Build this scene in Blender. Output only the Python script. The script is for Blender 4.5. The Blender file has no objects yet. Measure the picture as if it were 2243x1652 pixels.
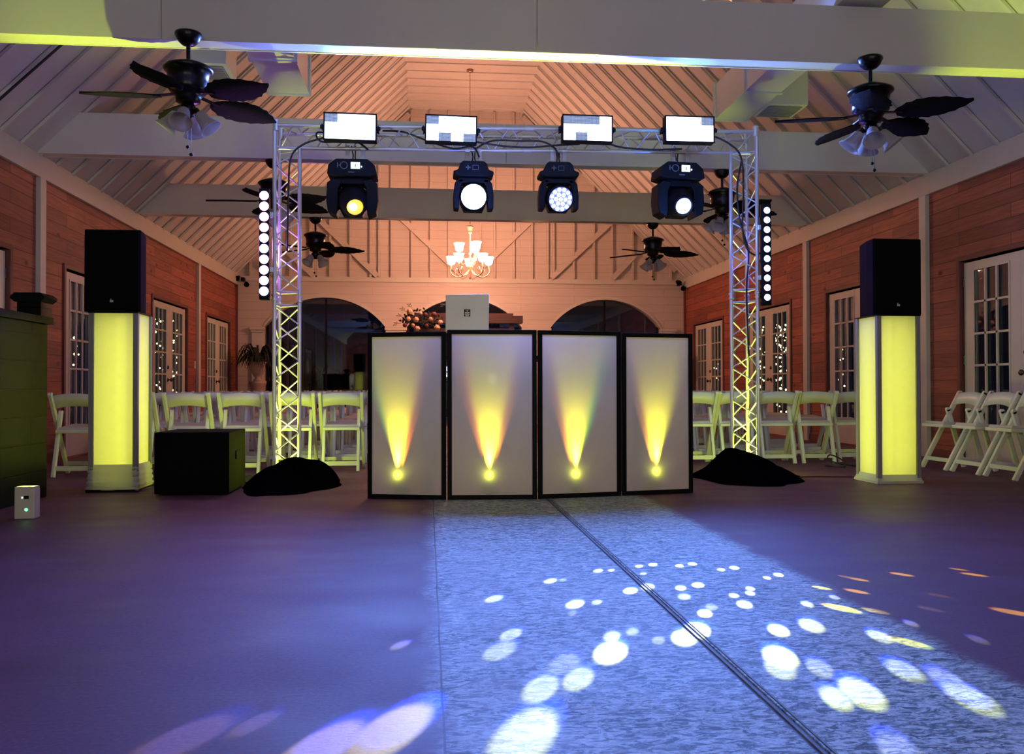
import bpy, math, random
from mathutils import Vector, Matrix
random.seed(7)
R = math.radians
PI = math.pi
scene = bpy.context.scene
COL = scene.collection
HC = 0.76                      # camera height

# ------------------------------------------------------------------ camera
cam_d = bpy.data.cameras.new('camera'); cam = bpy.data.objects.new('camera', cam_d); COL.objects.link(cam)
YAW, PITCH, ROLL, FPX = 0.096, 0.0131, -0.0017, 1915.5
fw = Vector((math.sin(YAW)*math.cos(PITCH), math.cos(YAW)*math.cos(PITCH), math.sin(PITCH)))
rt = Vector((math.cos(YAW), -math.sin(YAW), 0)); up = rt.cross(fw)
r2 = rt*math.cos(ROLL)+up*math.sin(ROLL); u2 = -rt*math.sin(ROLL)+up*math.cos(ROLL)
mw = Matrix((r2, u2, -fw)).transposed().to_4x4(); mw.translation = Vector((0, 0, HC))
cam.matrix_world = mw
cam_d.sensor_fit = 'HORIZONTAL'; cam_d.sensor_width = 36.0; cam_d.lens = 36.0*FPX/2243
cam_d.clip_start = 0.05; cam_d.clip_end = 200
scene.camera = cam

# ------------------------------------------------------------------ world, view
w = bpy.data.worlds.new('night'); scene.world = w; w.use_nodes = True
w.node_tree.nodes['Background'].inputs[0].default_value = (0.02, 0.03, 0.06, 1)
w.node_tree.nodes['Background'].inputs[1].default_value = 0.10
vs = scene.view_settings
vs.view_transform = 'Standard'; vs.look = 'None'; vs.gamma = 1.0; vs.exposure = 0.0; vs.use_curve_mapping = False
scene.cycles.max_bounces = 6; scene.cycles.diffuse_bounces = 3; scene.cycles.transparent_max_bounces = 16
scene.cycles.sample_clamp_indirect = 4.0; scene.cycles.use_denoising = True
scene.cycles.caustics_reflective = False; scene.cycles.caustics_refractive = False

# ------------------------------------------------------------------ lamps
# strengths of the lamps and added lights that stand in the builders below
CH_E, PAN_E, HEAD_E, GOBO_E, TOW_E = 135, 68, 240, 2900, 260
BAR_E, BARL_E, FAC_E, BOOTH_E, UPL_E, TUBE_E, GSIGN = 6, 6, 560, 16, 560, 6.0, 1.0
def light(name, kind, loc, energy, color, parent=None, aim=None, **kw):
    d = bpy.data.lights.new(name, kind); d.energy = energy; d.color = color
    for k, v in kw.items(): setattr(d, k, v)
    o = bpy.data.objects.new(name, d); COL.objects.link(o); o.location = loc
    if aim is not None:
        o.rotation_euler = (Vector(aim)-Vector(loc)).to_track_quat('-Z', 'Y').to_euler()
    if parent is not None:
        o.parent = parent; o.matrix_parent_inverse = parent.matrix_world.inverted() if False else Matrix.Translation(-Vector(parent.location))
    return o
YG = (0.80, 1.0, 0.04)
# added front fill behind the camera: unseen point lights without fixtures
FRONT_FILL = []
for x, y, e, c in ((-1.6, -5.1, 215, (0.74, 0.90, 0.60)), (3.2, -5.1, 215, (0.76, 0.86, 0.62)), (0.8, -5.2, 55, (0.74, 0.80, 0.8))):
    FRONT_FILL.append((x, y, e, c))
    light('front_fill_light', 'POINT', (x, y, 1.25), e, c, shadow_soft_size=0.30)
# light in the far end of the room: the chandelier's own glow is in its builder

# ------------------------------------------------------------------ materials
def nodes(name):
    m = bpy.data.materials.new(name); m.use_nodes = True
    nt = m.node_tree; b = nt.nodes.get('Principled BSDF'); return m, nt, b
def N(nt, t, **kw):
    n = nt.nodes.new(t)
    for k, v in kw.items():
        if k == 'op': n.operation = v
        elif k[0] == 'i' and k[1:].isdigit(): n.inputs[int(k[1:])].default_value = v
        else: setattr(n, k, v)
    return n
def math_(nt, op, a, b=None, c=None, clamp=False):
    n = nt.nodes.new('ShaderNodeMath'); n.operation = op; n.use_clamp = clamp
    for i, v in enumerate((a, b, c)):
        if v is None: continue
        if isinstance(v, (int, float)): n.inputs[i].default_value = v
        else: nt.links.new(v, n.inputs[i])
    return n.outputs[0]
def mixc(nt, fac, a, b):
    n = nt.nodes.new('ShaderNodeMix'); n.data_type = 'RGBA'
    if isinstance(fac, (int, float)): n.inputs[0].default_value = fac
    else: nt.links.new(fac, n.inputs[0])
    for i, v in ((6, a), (7, b)):
        if isinstance(v, tuple): n.inputs[i].default_value = (*v, 1)
        else: nt.links.new(v, n.inputs[i])
    return n.outputs[2]
def mat(name, col, rough=0.5, metal=0.0, var=0.12, scale=8.0, bump=0.0, spec=0.5, stretch=None):
    m, nt, b = nodes(name); L = nt.links.new
    tc = N(nt, 'ShaderNodeTexCoord'); src = tc.outputs['Object']
    if stretch:
        mp = N(nt, 'ShaderNodeMapping'); mp.inputs['Scale'].default_value = stretch; L(src, mp.inputs[0]); src = mp.outputs[0]
    nz = N(nt, 'ShaderNodeTexNoise'); nz.inputs['Scale'].default_value = scale; nz.inputs['Detail'].default_value = 4; L(src, nz.inputs['Vector'])
    dark = tuple(c*(1-var) for c in col); lite = tuple(min(1, c*(1+var)) for c in col)
    L(mixc(nt, nz.outputs[0], dark, lite), b.inputs['Base Color'])
    b.inputs['Roughness'].default_value = rough; b.inputs['Metallic'].default_value = metal
    b.inputs['Specular IOR Level'].default_value = spec
    if bump:
        bp = N(nt, 'ShaderNodeBump'); bp.inputs['Strength'].default_value = bump; bp.inputs['Distance'].default_value = 0.01
        L(nz.outputs[0], bp.inputs['Height']); L(bp.outputs[0], b.inputs['Normal'])
    return m
def emit(name, col, strength, var=0.0):
    m, nt, b = nodes(name); L = nt.links.new
    tc = N(nt, 'ShaderNodeTexCoord'); nz = N(nt, 'ShaderNodeTexNoise'); nz.inputs['Scale'].default_value = 6; L(tc.outputs['Object'], nz.inputs['Vector'])
    b.inputs['Base Color'].default_value = (0.6, 0.6, 0.6, 1)
    L(mixc(nt, nz.outputs[0], tuple(c*(1-var) for c in col), col), b.inputs['Emission Color'])
    b.inputs['Emission Strength'].default_value = strength
    return m
def scrim(name, col, trans=0.5, through=0.05):
    m, nt, b = nodes(name); L = nt.links.new; nt.nodes.remove(b)
    out = nt.nodes['Material Output']
    tc = N(nt, 'ShaderNodeTexCoord'); nz = N(nt, 'ShaderNodeTexNoise'); nz.inputs['Scale'].default_value = 14; L(tc.outputs['Object'], nz.inputs['Vector'])
    c = mixc(nt, nz.outputs[0], tuple(x*0.95 for x in col), col)
    d = N(nt, 'ShaderNodeBsdfDiffuse'); t = N(nt, 'ShaderNodeBsdfTranslucent'); tp = N(nt, 'ShaderNodeBsdfTransparent')
    L(c, d.inputs[0]); L(c, t.inputs[0])
    a = N(nt, 'ShaderNodeMixShader'); a.inputs[0].default_value = trans; L(d.outputs[0], a.inputs[1]); L(t.outputs[0], a.inputs[2])
    e = N(nt, 'ShaderNodeMixShader'); e.inputs[0].default_value = through; L(a.outputs[0], e.inputs[1]); L(tp.outputs[0], e.inputs[2])
    L(e.outputs[0], out.inputs[0]); return m
def glassmat(name, tint, refl_rough=0.02):
    m, nt, b = nodes(name); L = nt.links.new; nt.nodes.remove(b); out = nt.nodes['Material Output']
    tc = N(nt, 'ShaderNodeTexCoord'); nz = N(nt, 'ShaderNodeTexNoise'); nz.inputs['Scale'].default_value = 3.0; L(tc.outputs['Object'], nz.inputs['Vector'])
    g = N(nt, 'ShaderNodeBsdfGlossy'); g.inputs['Roughness'].default_value = refl_rough; L(mixc(nt, nz.outputs[0], (0.9, 0.9, 0.9), (1, 1, 1)), g.inputs[0])
    t = N(nt, 'ShaderNodeBsdfTransparent'); t.inputs[0].default_value = (*tint, 1)
    lw = N(nt, 'ShaderNodeLayerWeight'); fr = math_(nt, 'MULTIPLY_ADD', math_(nt, 'POWER', lw.outputs['Facing'], 5.0), 0.94, 0.06)
    mx = N(nt, 'ShaderNodeMixShader'); L(fr, mx.inputs[0]); L(t.outputs[0], mx.inputs[1]); L(g.outputs[0], mx.inputs[2])
    L(mx.outputs[0], out.inputs[0]); return m

M = {}
M['paint'] = mat('white_paint', (0.72, 0.71, 0.66), 0.14, var=0.06, scale=2.5, bump=0.05)
M['ceil'] = mat('ceiling_board', (0.66, 0.64, 0.61), 0.55, var=0.10, scale=3.0, stretch=(1, 3, 1))
M['trim'] = mat('trim_paint', (0.62, 0.60, 0.53), 0.45, var=0.06)
M['door'] = mat('door_paint', (0.62, 0.60, 0.52), 0.40, var=0.05)
M['casing'] = mat('casing_wood', (0.16, 0.045, 0.035), 0.55, var=0.25, scale=12, stretch=(4, 4, 0.6))
M['glass'] = glassmat('door_glass', (0.85, 0.88, 0.9))
M['brass'] = mat('dark_knob_metal', (0.10, 0.085, 0.06), 0.25, 0.9)
M['bronze'] = mat('fan_bronze', (0.012, 0.010, 0.014), 0.28, 0.6)
M['blade'] = mat('fan_blade_wicker', (0.008, 0.007, 0.009), 0.9, var=0.4, scale=60, bump=0.4, spec=0.1)
M['shade'] = scrim('frosted_shade', (0.62, 0.58, 0.60), 0.35, 0.0)
M['alu'] = mat('truss_aluminium', (0.78, 0.79, 0.82), 0.30, 0.45, var=0.08)
M['black'] = mat('black_housing', (0.006, 0.006, 0.008), 0.55, var=0.3, scale=30, spec=0.12)
M['blackrough'] = mat('black_grille_cloth', (0.004, 0.004, 0.005), 0.95, var=0.4, scale=90, bump=0.2, spec=0.1)
M['cloth'] = mat('black_cloth', (0.002, 0.002, 0.003), 1.0, var=0.5, scale=20, bump=0.3, spec=0.0)
M['cable'] = mat('black_cable', (0.008, 0.008, 0.01), 0.5)
M['resin'] = mat('white_resin', (0.80, 0.82, 0.70), 0.38, var=0.04)
M['vinyl'] = mat('ivory_vinyl', (0.58, 0.56, 0.48), 0.5, var=0.06)
M['fabric'] = scrim('white_stretch_fabric', (0.85, 0.85, 0.80), 0.55, 0.02)
M['facadecloth'] = scrim('white_scrim', (0.86, 0.82, 0.80), 0.28, 0.02)
M['grey'] = mat('grey_corner_cloth', (0.30, 0.29, 0.28), 0.8)
M['silver'] = mat('laptop_silver', (0.62, 0.62, 0.58), 0.35, 0.3, var=0.03)
M['warmmetal'] = mat('chandelier_metal', (0.42, 0.26, 0.18), 0.4, 0.5)
M['leaf'] = mat('dark_leaf', (0.005, 0.012, 0.006), 0.7, var=0.5)
M['petal'] = mat('blush_petal', (0.62, 0.36, 0.26), 0.7, var=0.25, scale=20)
M['petaldark'] = mat('burgundy_petal', (0.10, 0.02, 0.03), 0.7, var=0.3)
M['stone'] = mat('plaster_stone', (0.45, 0.33, 0.28), 0.7, var=0.15, bump=0.2)
M['arborwood'] = mat('arbor_wood', (0.045, 0.018, 0.018), 0.6, var=0.3, scale=10, stretch=(0.5, 4, 4))
M['night'] = mat('night_ground', (0.01, 0.012, 0.014), 0.9)
M['wicker'] = mat('basket_wicker', (0.03, 0.02, 0.015), 0.8, bump=0.5, scale=50)

# plank walls -------------------------------------------------------
def plank_mat(name, axis, c1, c2, cm, row, width, mort, rough, knots=0.0, bumpd=0.4, grain=0.24):
    m, nt, b = nodes(name); L = nt.links.new
    tc = N(nt, 'ShaderNodeTexCoord'); sp = N(nt, 'ShaderNodeSeparateXYZ'); L(tc.outputs['Object'], sp.inputs[0])
    cb = N(nt, 'ShaderNodeCombineXYZ'); L(sp.outputs[axis], cb.inputs[0]); L(sp.outputs[2], cb.inputs[1])
    br = N(nt, 'ShaderNodeTexBrick'); L(cb.outputs[0], br.inputs['Vector'])
    br.offset = 0.37; br.offset_frequency = 2
    for k, v in (('Color1', (*c1, 1)), ('Color2', (*c2, 1)), ('Mortar', (*cm, 1))): br.inputs[k].default_value = v
    br.inputs['Scale'].default_value = 1; br.inputs['Mortar Size'].default_value = mort; br.inputs['Mortar Smooth'].default_value = 0.3
    br.inputs['Brick Width'].default_value = width; br.inputs['Row Height'].default_value = row
    mp = N(nt, 'ShaderNodeMapping'); mp.inputs['Scale'].default_value = (1.2, 18, 1); L(cb.outputs[0], mp.inputs[0])
    nz = N(nt, 'ShaderNodeTexNoise'); nz.inputs['Scale'].default_value = 2.2; nz.inputs['Detail'].default_value = 5; nz.inputs['Distortion'].default_value = 0.6; L(mp.outputs[0], nz.inputs['Vector'])
    g = N(nt, 'ShaderNodeMapRange'); L(nz.outputs[0], g.inputs[0]); g.inputs[1].default_value = 0.3; g.inputs[2].default_value = 0.7; g.inputs[3].default_value = 1-grain; g.inputs[4].default_value = 1+grain*0.8
    vm = N(nt, 'ShaderNodeVectorMath', operation='SCALE'); L(br.outputs[0], vm.inputs[0]); L(g.outputs[0], vm.inputs['Scale'])
    colr = vm.outputs[0]
    if knots:
        mk = N(nt, 'ShaderNodeMapping'); mk.inputs['Scale'].default_value = (2.6, 4.5, 1); L(cb.outputs[0], mk.inputs[0])
        vo = N(nt, 'ShaderNodeTexVoronoi'); vo.inputs['Scale'].default_value = 1.0; L(mk.outputs[0], vo.inputs['Vector'])
        k = math_(nt, 'LESS_THAN', vo.outputs['Distance'], 0.11)
        colr = mixc(nt, math_(nt, 'MULTIPLY', k, knots), colr, tuple(x*0.25 for x in c1))
    L(colr, b.inputs['Base Color']); b.inputs['Roughness'].default_value = rough
    bp = N(nt, 'ShaderNodeBump'); bp.inputs['Strength'].default_value = bumpd; bp.inputs['Distance'].default_value = 0.01
    L(math_(nt, 'SUBTRACT', 1.0, br.outputs['Fac']), bp.inputs['Height']); L(bp.outputs[0], b.inputs['Normal'])
    return m
M['cedar'] = plank_mat('cedar_planks', 1, (0.40, 0.115, 0.066), (0.23, 0.062, 0.042), (0.12, 0.034, 0.024), 0.14, 1.3, 0.005, 0.6, knots=0.9, grain=0.30)
M['shiplap'] = plank_mat('cream_shiplap', 0, (0.62, 0.56, 0.50), (0.60, 0.54, 0.48), (0.35, 0.27, 0.22), 0.17, 3.1, 0.0025, 0.6, grain=0.05)
M['barwood'] = plank_mat('dark_bar_planks', 1, (0.002, 0.003, 0.004), (0.010, 0.011, 0.011), (0.001, 0.001, 0.001), 0.19, 1.1, 0.006, 0.35, knots=0.5)

M['barwood'].node_tree.nodes['Principled BSDF'].inputs['Specular IOR Level'].default_value = 0.12

# floor ---------------------------------------------------------------
def floor_mat():
    m, nt, b = nodes('stained_concrete'); L = nt.links.new
    tc = N(nt, 'ShaderNodeTexCoord'); sp = N(nt, 'ShaderNodeSeparateXYZ'); L(tc.outputs['Object'], sp.inputs[0])
    X, Y = sp.outputs[0], sp.outputs[1]
    n1 = N(nt, 'ShaderNodeTexNoise'); n1.inputs['Scale'].default_value = 1.3; n1.inputs['Detail'].default_value = 6
    mp = N(nt, 'ShaderNodeMapping'); mp.inputs['Scale'].default_value = (1, 2.2, 1); L(tc.outputs['Object'], mp.inputs[0]); L(mp.outputs[0], n1.inputs['Vector'])
    n2 = N(nt, 'ShaderNodeTexNoise'); n2.inputs['Scale'].default_value = 22; n2.inputs['Detail'].default_value = 8; n2.inputs['Roughness'].default_value = 0.75; n2.inputs['Distortion'].default_value = 1.2
    mp2 = N(nt, 'ShaderNodeMapping'); mp2.inputs['Scale'].default_value = (1, 2.4, 1); L(tc.outputs['Object'], mp2.inputs[0]); L(mp2.outputs[0], n2.inputs['Vector'])
    stain = mixc(nt, n1.outputs[0], (0.070, 0.023, 0.044), (0.165, 0.056, 0.108))
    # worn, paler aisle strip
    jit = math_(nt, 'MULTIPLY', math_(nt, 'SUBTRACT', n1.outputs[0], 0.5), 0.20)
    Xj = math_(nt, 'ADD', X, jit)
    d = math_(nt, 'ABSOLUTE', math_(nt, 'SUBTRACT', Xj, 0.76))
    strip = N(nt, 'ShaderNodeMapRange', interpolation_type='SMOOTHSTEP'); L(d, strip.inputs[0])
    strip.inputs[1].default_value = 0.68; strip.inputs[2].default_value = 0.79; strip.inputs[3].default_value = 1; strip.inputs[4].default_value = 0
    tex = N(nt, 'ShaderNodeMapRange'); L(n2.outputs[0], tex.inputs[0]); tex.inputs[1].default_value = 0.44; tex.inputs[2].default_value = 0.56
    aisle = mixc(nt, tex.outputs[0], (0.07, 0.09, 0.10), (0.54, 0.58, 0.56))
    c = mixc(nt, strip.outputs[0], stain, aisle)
    # faint round marks left by pots beside the aisle, every 0.3 m
    dx = math_(nt, 'SUBTRACT', math_(nt, 'ABSOLUTE', math_(nt, 'SUBTRACT', X, 0.78)), 0.585)
    fy = math_(nt, 'SUBTRACT', math_(nt, 'FRACT', math_(nt, 'DIVIDE', math_(nt, 'SUBTRACT', Y, 2.04), 0.30)), 0.5)
    fy = math_(nt, 'MULTIPLY', fy, 0.30)
    rr = math_(nt, 'SQRT', math_(nt, 'ADD', math_(nt, 'MULTIPLY', dx, dx), math_(nt, 'MULTIPLY', fy, fy)))
    ring = N(nt, 'ShaderNodeMapRange', interpolation_type='SMOOTHSTEP'); L(rr, ring.inputs[0]); ring.inputs[1].default_value = 0.118; ring.inputs[2].default_value = 0.124; ring.inputs[3].default_value = 1; ring.inputs[4].default_value = 0
    fac = math_(nt, 'MULTIPLY', math_(nt, 'MULTIPLY', ring.outputs[0], n2.outputs[0]), 0.55)
    c = mixc(nt, fac, c, (0.42, 0.42, 0.42))
    # saw cut
    cut = math_(nt, 'LESS_THAN', math_(nt, 'ABSOLUTE', math_(nt, 'SUBTRACT', math_(nt, 'ADD', X, math_(nt, 'MULTIPLY', jit, 0.05)), 0.035)), 0.0028)
    c = mixc(nt, math_(nt, 'MULTIPLY', cut, 0.8), c, (0.02, 0.02, 0.03))
    # grit
    n3 = N(nt, 'ShaderNodeTexNoise'); n3.inputs['Scale'].default_value = 90; n3.inputs['Detail'].default_value = 3; L(tc.outputs['Object'], n3.inputs['Vector'])
    g = N(nt, 'ShaderNodeMapRange'); L(n3.outputs[0], g.inputs[0]); g.inputs[1].default_value = 0.3; g.inputs[2].default_value = 0.7; g.inputs[3].default_value = 0.80; g.inputs[4].default_value = 1.2
    vm = N(nt, 'ShaderNodeVectorMath', operation='SCALE'); L(c, vm.inputs[0]); L(g.outputs[0], vm.inputs['Scale'])
    L(vm.outputs[0], b.inputs['Base Color'])
    ro = N(nt, 'ShaderNodeMapRange'); L(n1.outputs[0], ro.inputs[0]); ro.inputs[1].default_value = 0.3; ro.inputs[2].default_value = 0.7; ro.inputs[3].default_value = 0.46; ro.inputs[4].default_value = 0.64
    L(ro.outputs[0], b.inputs['Roughness']); b.inputs['Specular IOR Level'].default_value = 0.28
    bp = N(nt, 'ShaderNodeBump'); bp.inputs['Strength'].default_value = 0.35; bp.inputs['Distance'].default_value = 0.004
    L(n2.outputs[0], bp.inputs['Height']); L(bp.outputs[0], b.inputs['Normal'])
    return m
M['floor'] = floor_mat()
M['joint'] = mat('joint_filler', (0.17, 0.18, 0.20), 0.7, var=0.6, scale=25, bump=0.6)

# ------------------------------------------------------------------ mesh builder
class MB:
    def __init__(s): s.v = []; s.f = []; s.sm = []
    def add(s, vs, fs, smooth=False):
        o = len(s.v); s.v += [tuple(v) for v in vs]; s.f += [tuple(i+o for i in f) for f in fs]; s.sm += [smooth]*len(fs); return s
    def hexa(s, c):    # 8 corners: bottom 4 ccw, top 4 ccw
        return s.add(c, [(3, 2, 1, 0), (4, 5, 6, 7), (0, 1, 5, 4), (1, 2, 6, 5), (2, 3, 7, 6), (3, 0, 4, 7)])
    def box(s, x0, x1, y0, y1, z0, z1):
        return s.hexa([(x0, y0, z0), (x1, y0, z0), (x1, y1, z0), (x0, y1, z0), (x0, y0, z1), (x1, y0, z1), (x1, y1, z1), (x0, y1, z1)])
    def bar(s, a, b, wx, wy, side=(1, 0, 0)):   # rectangular bar from a to b; wx along 'side'
        a = Vector(a); b = Vector(b); d = (b-a).normalized(); sd = Vector(side); sd = (sd-d*sd.dot(d)).normalized(); n = d.cross(sd)
        q = []
        for p in (a, b):
            for i, j in ((-1, -1), (1, -1), (1, 1), (-1, 1)): q.append(p+sd*(i*wx/2)+n*(j*wy/2))
        return s.hexa(q)
    def cyl(s, a, b, r, r1=None, n=10, caps=True):
        a = Vector(a); b = Vector(b); r1 = r if r1 is None else r1
        d = (b-a).normalized(); t = Vector((0, 0, 1)) if abs(d.z) < 0.9 else Vector((1, 0, 0)); u = d.cross(t).normalized(); v = d.cross(u)
        vs = []
        for p, q in ((a, r), (b, r1)):
            for i in range(n):
                an = 2*PI*i/n; vs.append(p+u*(q*math.cos(an))+v*(q*math.sin(an)))
        s.add(vs, [(i, (i+1) % n, n+(i+1) % n, n+i) for i in range(n)], True)
        if caps: s.add(vs, [tuple(range(n))[::-1], tuple(range(n, 2*n))])
        return s
    def tube(s, pts, r, n=6):
        pts = [Vector(p) for p in pts]; vs = []; prev = None
        for i, p in enumerate(pts):
            d = (pts[min(i+1, len(pts)-1)]-pts[max(i-1, 0)]).normalized()
            if prev is None:
                t = Vector((0, 0, 1)) if abs(d.z) < 0.9 else Vector((1, 0, 0)); u = d.cross(t).normalized()
            else: u = (prev-d*prev.dot(d)).normalized()
            prev = u; v = d.cross(u)
            for k in range(n):
                an = 2*PI*k/n; vs.append(p+u*(r*math.cos(an))+v*(r*math.sin(an)))
        fs = []
        for i in range(len(pts)-1):
            for k in range(n): fs.append((i*n+k, i*n+(k+1) % n, (i+1)*n+(k+1) % n, (i+1)*n+k))
        fs += [tuple(range(n))[::-1], tuple((len(pts)-1)*n+k for k in range(n))]
        return s.add(vs, fs, True)
    def lathe(s, prof, c=(0, 0, 0), axis=(0, 0, 1), n=20):   # prof: (r, t) along axis from c
        c = Vector(c); d = Vector(axis).normalized(); t = Vector((0, 0, 1)) if abs(d.z) < 0.9 else Vector((1, 0, 0)); u = d.cross(t).normalized(); v = d.cross(u)
        vs = []
        for r, h in prof:
            for k in range(n):
                an = 2*PI*k/n; vs.append(c+d*h+u*(r*math.cos(an))+v*(r*math.sin(an)))
        fs = []
        for i in range(len(prof)-1):
            for k in range(n): fs.append((i*n+k, i*n+(k+1) % n, (i+1)*n+(k+1) % n, (i+1)*n+k))
        return s.add(vs, fs, True)
    def prism(s, poly, ext, o=(0, 0, 0), u=(1, 0, 0), v=(0, 0, 1)):   # polygon in u,v plane extruded by vector ext
        o = Vector(o); u = Vector(u); v = Vector(v); e = Vector(ext); n = len(poly)
        a = [o+u*p[0]+v*p[1] for p in poly]; b = [p+e for p in a]
        return s.add(a+b, [tuple(range(n))[::-1], tuple(range(n, 2*n))]+[(i, (i+1) % n, n+(i+1) % n, n+i) for i in range(n)])
    def blob(s, c, r, n=8, jit=0.0, sc=(1, 1, 1)):
        c = Vector(c); vs = []; m = n//2
        for i in range(m+1):
            th = PI*i/m
            for k in range(n):
                ph = 2*PI*k/n; q = r*(1+random.uniform(-jit, jit))
                vs.append(c+Vector((q*math.sin(th)*math.cos(ph)*sc[0], q*math.sin(th)*math.sin(ph)*sc[1], q*math.cos(th)*sc[2])))
        fs = []
        for i in range(m):
            for k in range(n): fs.append((i*n+k, (i+1)*n+k, (i+1)*n+(k+1) % n, i*n+(k+1) % n))
        return s.add(vs, fs, True)
    def build(s, name, m, parent=None, bevel=0.0, label=None):
        me = bpy.data.meshes.new(name); me.from_pydata(s.v, [], s.f); me.polygons.foreach_set('use_smooth', s.sm)
        me.materials.append(m); me.update()
        o = bpy.data.objects.new(name, me); COL.objects.link(o)
        if parent is not None: o.parent = parent
        if bevel:
            b = o.modifiers.new('bevel', 'BEVEL'); b.width = bevel; b.segments = 2; b.limit_method = 'ANGLE'
        if label: o['label'] = label
        return o
def tag(o, label, cat, group=None, kind=None):
    o['label'] = label; o['category'] = cat
    if group: o['group'] = group
    if kind: o['kind'] = kind
    return o
def thing(name, label, cat, loc=(0, 0, 0), rz=0.0, group=None):
    o = bpy.data.objects.new(name, None); COL.objects.link(o); o.location = loc; o.rotation_euler = (0, 0, rz); o.empty_display_size = 0.1
    return tag(o, label, cat, group)
def struct(o): o['kind'] = 'structure'; return o
def dup(root, loc, rz=0.0, label=None, rot=None):
    c = root.copy(); COL.objects.link(c); c.location = loc; c.rotation_euler = rot if rot else (0, 0, rz)
    if label: c['label'] = label
    for ch in list(root.children):
        d = ch.copy(); COL.objects.link(d); d.parent = c
        for g in list(ch.children):
            e = g.copy(); COL.objects.link(e); e.parent = d
    return c
# ================================================================== the hall
XL, XR, YC, Y0B, BAY = -3.91, 5.52, 18.37, 9.22, 3.05
ZP, ZPT, ZF = 2.89, 3.10, 6.62        # plate bottom, plate top, flat ceiling
YB = -5.5                              # end of the hall behind the photographer
GX = 0.82                              # expansion joint in the floor

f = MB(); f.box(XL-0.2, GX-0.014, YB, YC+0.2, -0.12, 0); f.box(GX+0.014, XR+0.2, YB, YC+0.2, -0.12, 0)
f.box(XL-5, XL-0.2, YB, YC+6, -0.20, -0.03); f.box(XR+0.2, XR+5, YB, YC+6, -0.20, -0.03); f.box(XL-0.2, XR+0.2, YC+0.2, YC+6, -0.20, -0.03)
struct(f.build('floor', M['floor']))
j = MB(); j.box(GX-0.014, GX+0.014, YB, YC, -0.11, -0.005); j.box(GX+0.020, GX+0.026, YB, YC, 0.0, 0.003); j.box(GX-0.003, GX+0.003, YB, YC, -0.006, 0.001)
struct(j.build('trim_1', M['joint']))

# door layout: each bay has one pair of doors
DW, DH, DZ = 0.87, 2.03, 0.02
mids = [7.70, 10.76, 13.78, 16.84]
def side_wall(name, x0, x1):
    b = MB(); y = YB
    for m in mids:
        a, c = m-DW-0.03, m+DW+0.03
        b.box(x0, x1, y, a, 0, ZPT); b.box(x0, x1, a, c, DZ+DH+0.02, ZPT); b.box(x0, x1, a, c, -0.02, DZ-0.004); y = c
    b.box(x0, x1, y, YC+0.2, 0, ZPT); return struct(b.build(name, M['cedar']))
side_wall('wall_left', XL-0.15, XL); side_wall('wall_right', XR, XR+0.15)
b = MB(); b.box(XL-0.15, XR+0.15, YB-0.15, YB, 0, ZPT+3.6); struct(b.build('wall_rear', M['cedar']))

# plates, posts, beams
def s(b, n, m='trim', bev=0.004): return struct(b.build(n, M[m], bevel=bev))
b = MB(); b.box(XL, XL+0.045, YB, YC, ZP, ZPT+0.02); s(b, 'trim_2')
b = MB(); b.box(XR-0.045, XR, YB, YC, ZP, ZPT+0.02); s(b, 'trim_3')
tn = 4
for k in range(-4, 3):
    y = Y0B+k*BAY
    for x0, x1 in ((XL, XL+0.05), (XR-0.05, XR)):
        b = MB(); b.box(x0, x1, y-0.065, y+0.065, 0, ZP); s(b, 'trim_%d' % tn); tn += 1
for x0, x1 in ((XL, XL+0.04), (XR-0.04, XR)):
    b = MB(); b.box(x0, x1, YC-0.05, YC, 0, ZP); s(b, 'trim_%d' % tn, 'casing'); tn += 1
ZB = 3.12
def beam(k, joints=()):
    y = Y0B+k*BAY-0.02; b = MB(); xs = [XL]+list(joints)+[XR]
    b.box(XL, XR, y-0.07, y+0.07, ZB+0.004, ZB+0.41)
    for a, c in zip(xs[:-1], xs[1:]): b.box(a+0.002, c-0.002, y-0.083, y-0.07, ZB, ZB+0.42)
    b.box(XL, XR, y+0.07, y+0.083, ZB, ZB+0.42)
    global tn
    s(b, 'trim_%d' % tn, 'paint', 0.003); tn += 1
beam(-1, (-1.79, 0.765)); beam(0, (0.82,)); beam(1, (0.82,)); beam(-3); beam(-2, ())

# ceiling: two 45 degree slopes and a flat strip, with battens every 0.41 m
FX0, FX1 = -0.40, 2.01
c = MB()
c.hexa([(XL-0.2, YB, ZPT-0.2), (FX0, YB, ZF), (FX0, YC+0.2, ZF), (XL-0.2, YC+0.2, ZPT-0.2), (XL-0.2, YB, ZPT), (FX0, YB, ZF+0.14), (FX0, YC+0.2, ZF+0.14), (XL-0.2, YC+0.2, ZPT)])
c.hexa([(FX1, YB, ZF), (XR+0.2, YB, ZPT-0.2), (XR+0.2, YC+0.2, ZPT-0.2), (FX1, YC+0.2, ZF), (FX1, YB, ZF+0.14), (XR+0.2, YB, ZPT), (XR+0.2, YC+0.2, ZPT), (FX1, YC+0.2, ZF+0.14)])
c.box(FX0, FX1, YB, YC+0.2, ZF, ZF+0.14)
struct(c.build('ceiling', M['ceil']))
b = MB(); y = YC-0.2
while y > YB:
    sl = (ZF-ZPT)/(FX0-XL)
    b.bar((XL+0.02, y, ZPT-0.01), (FX0+0.02, y, ZF-0.03), 0.030, 0.028, (0, 1, 0))
    b.bar((XR-0.02, y, ZPT-0.01), (FX1-0.02, y, ZF-0.03), 0.030, 0.028, (0, 1, 0))
    b.box(FX0, FX1, y-0.0175, y+0.0175, ZF-0.02, ZF)
    y -= 0.41
s(b, 'trim_%d' % tn, 'paint', 0); tn += 1

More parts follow.
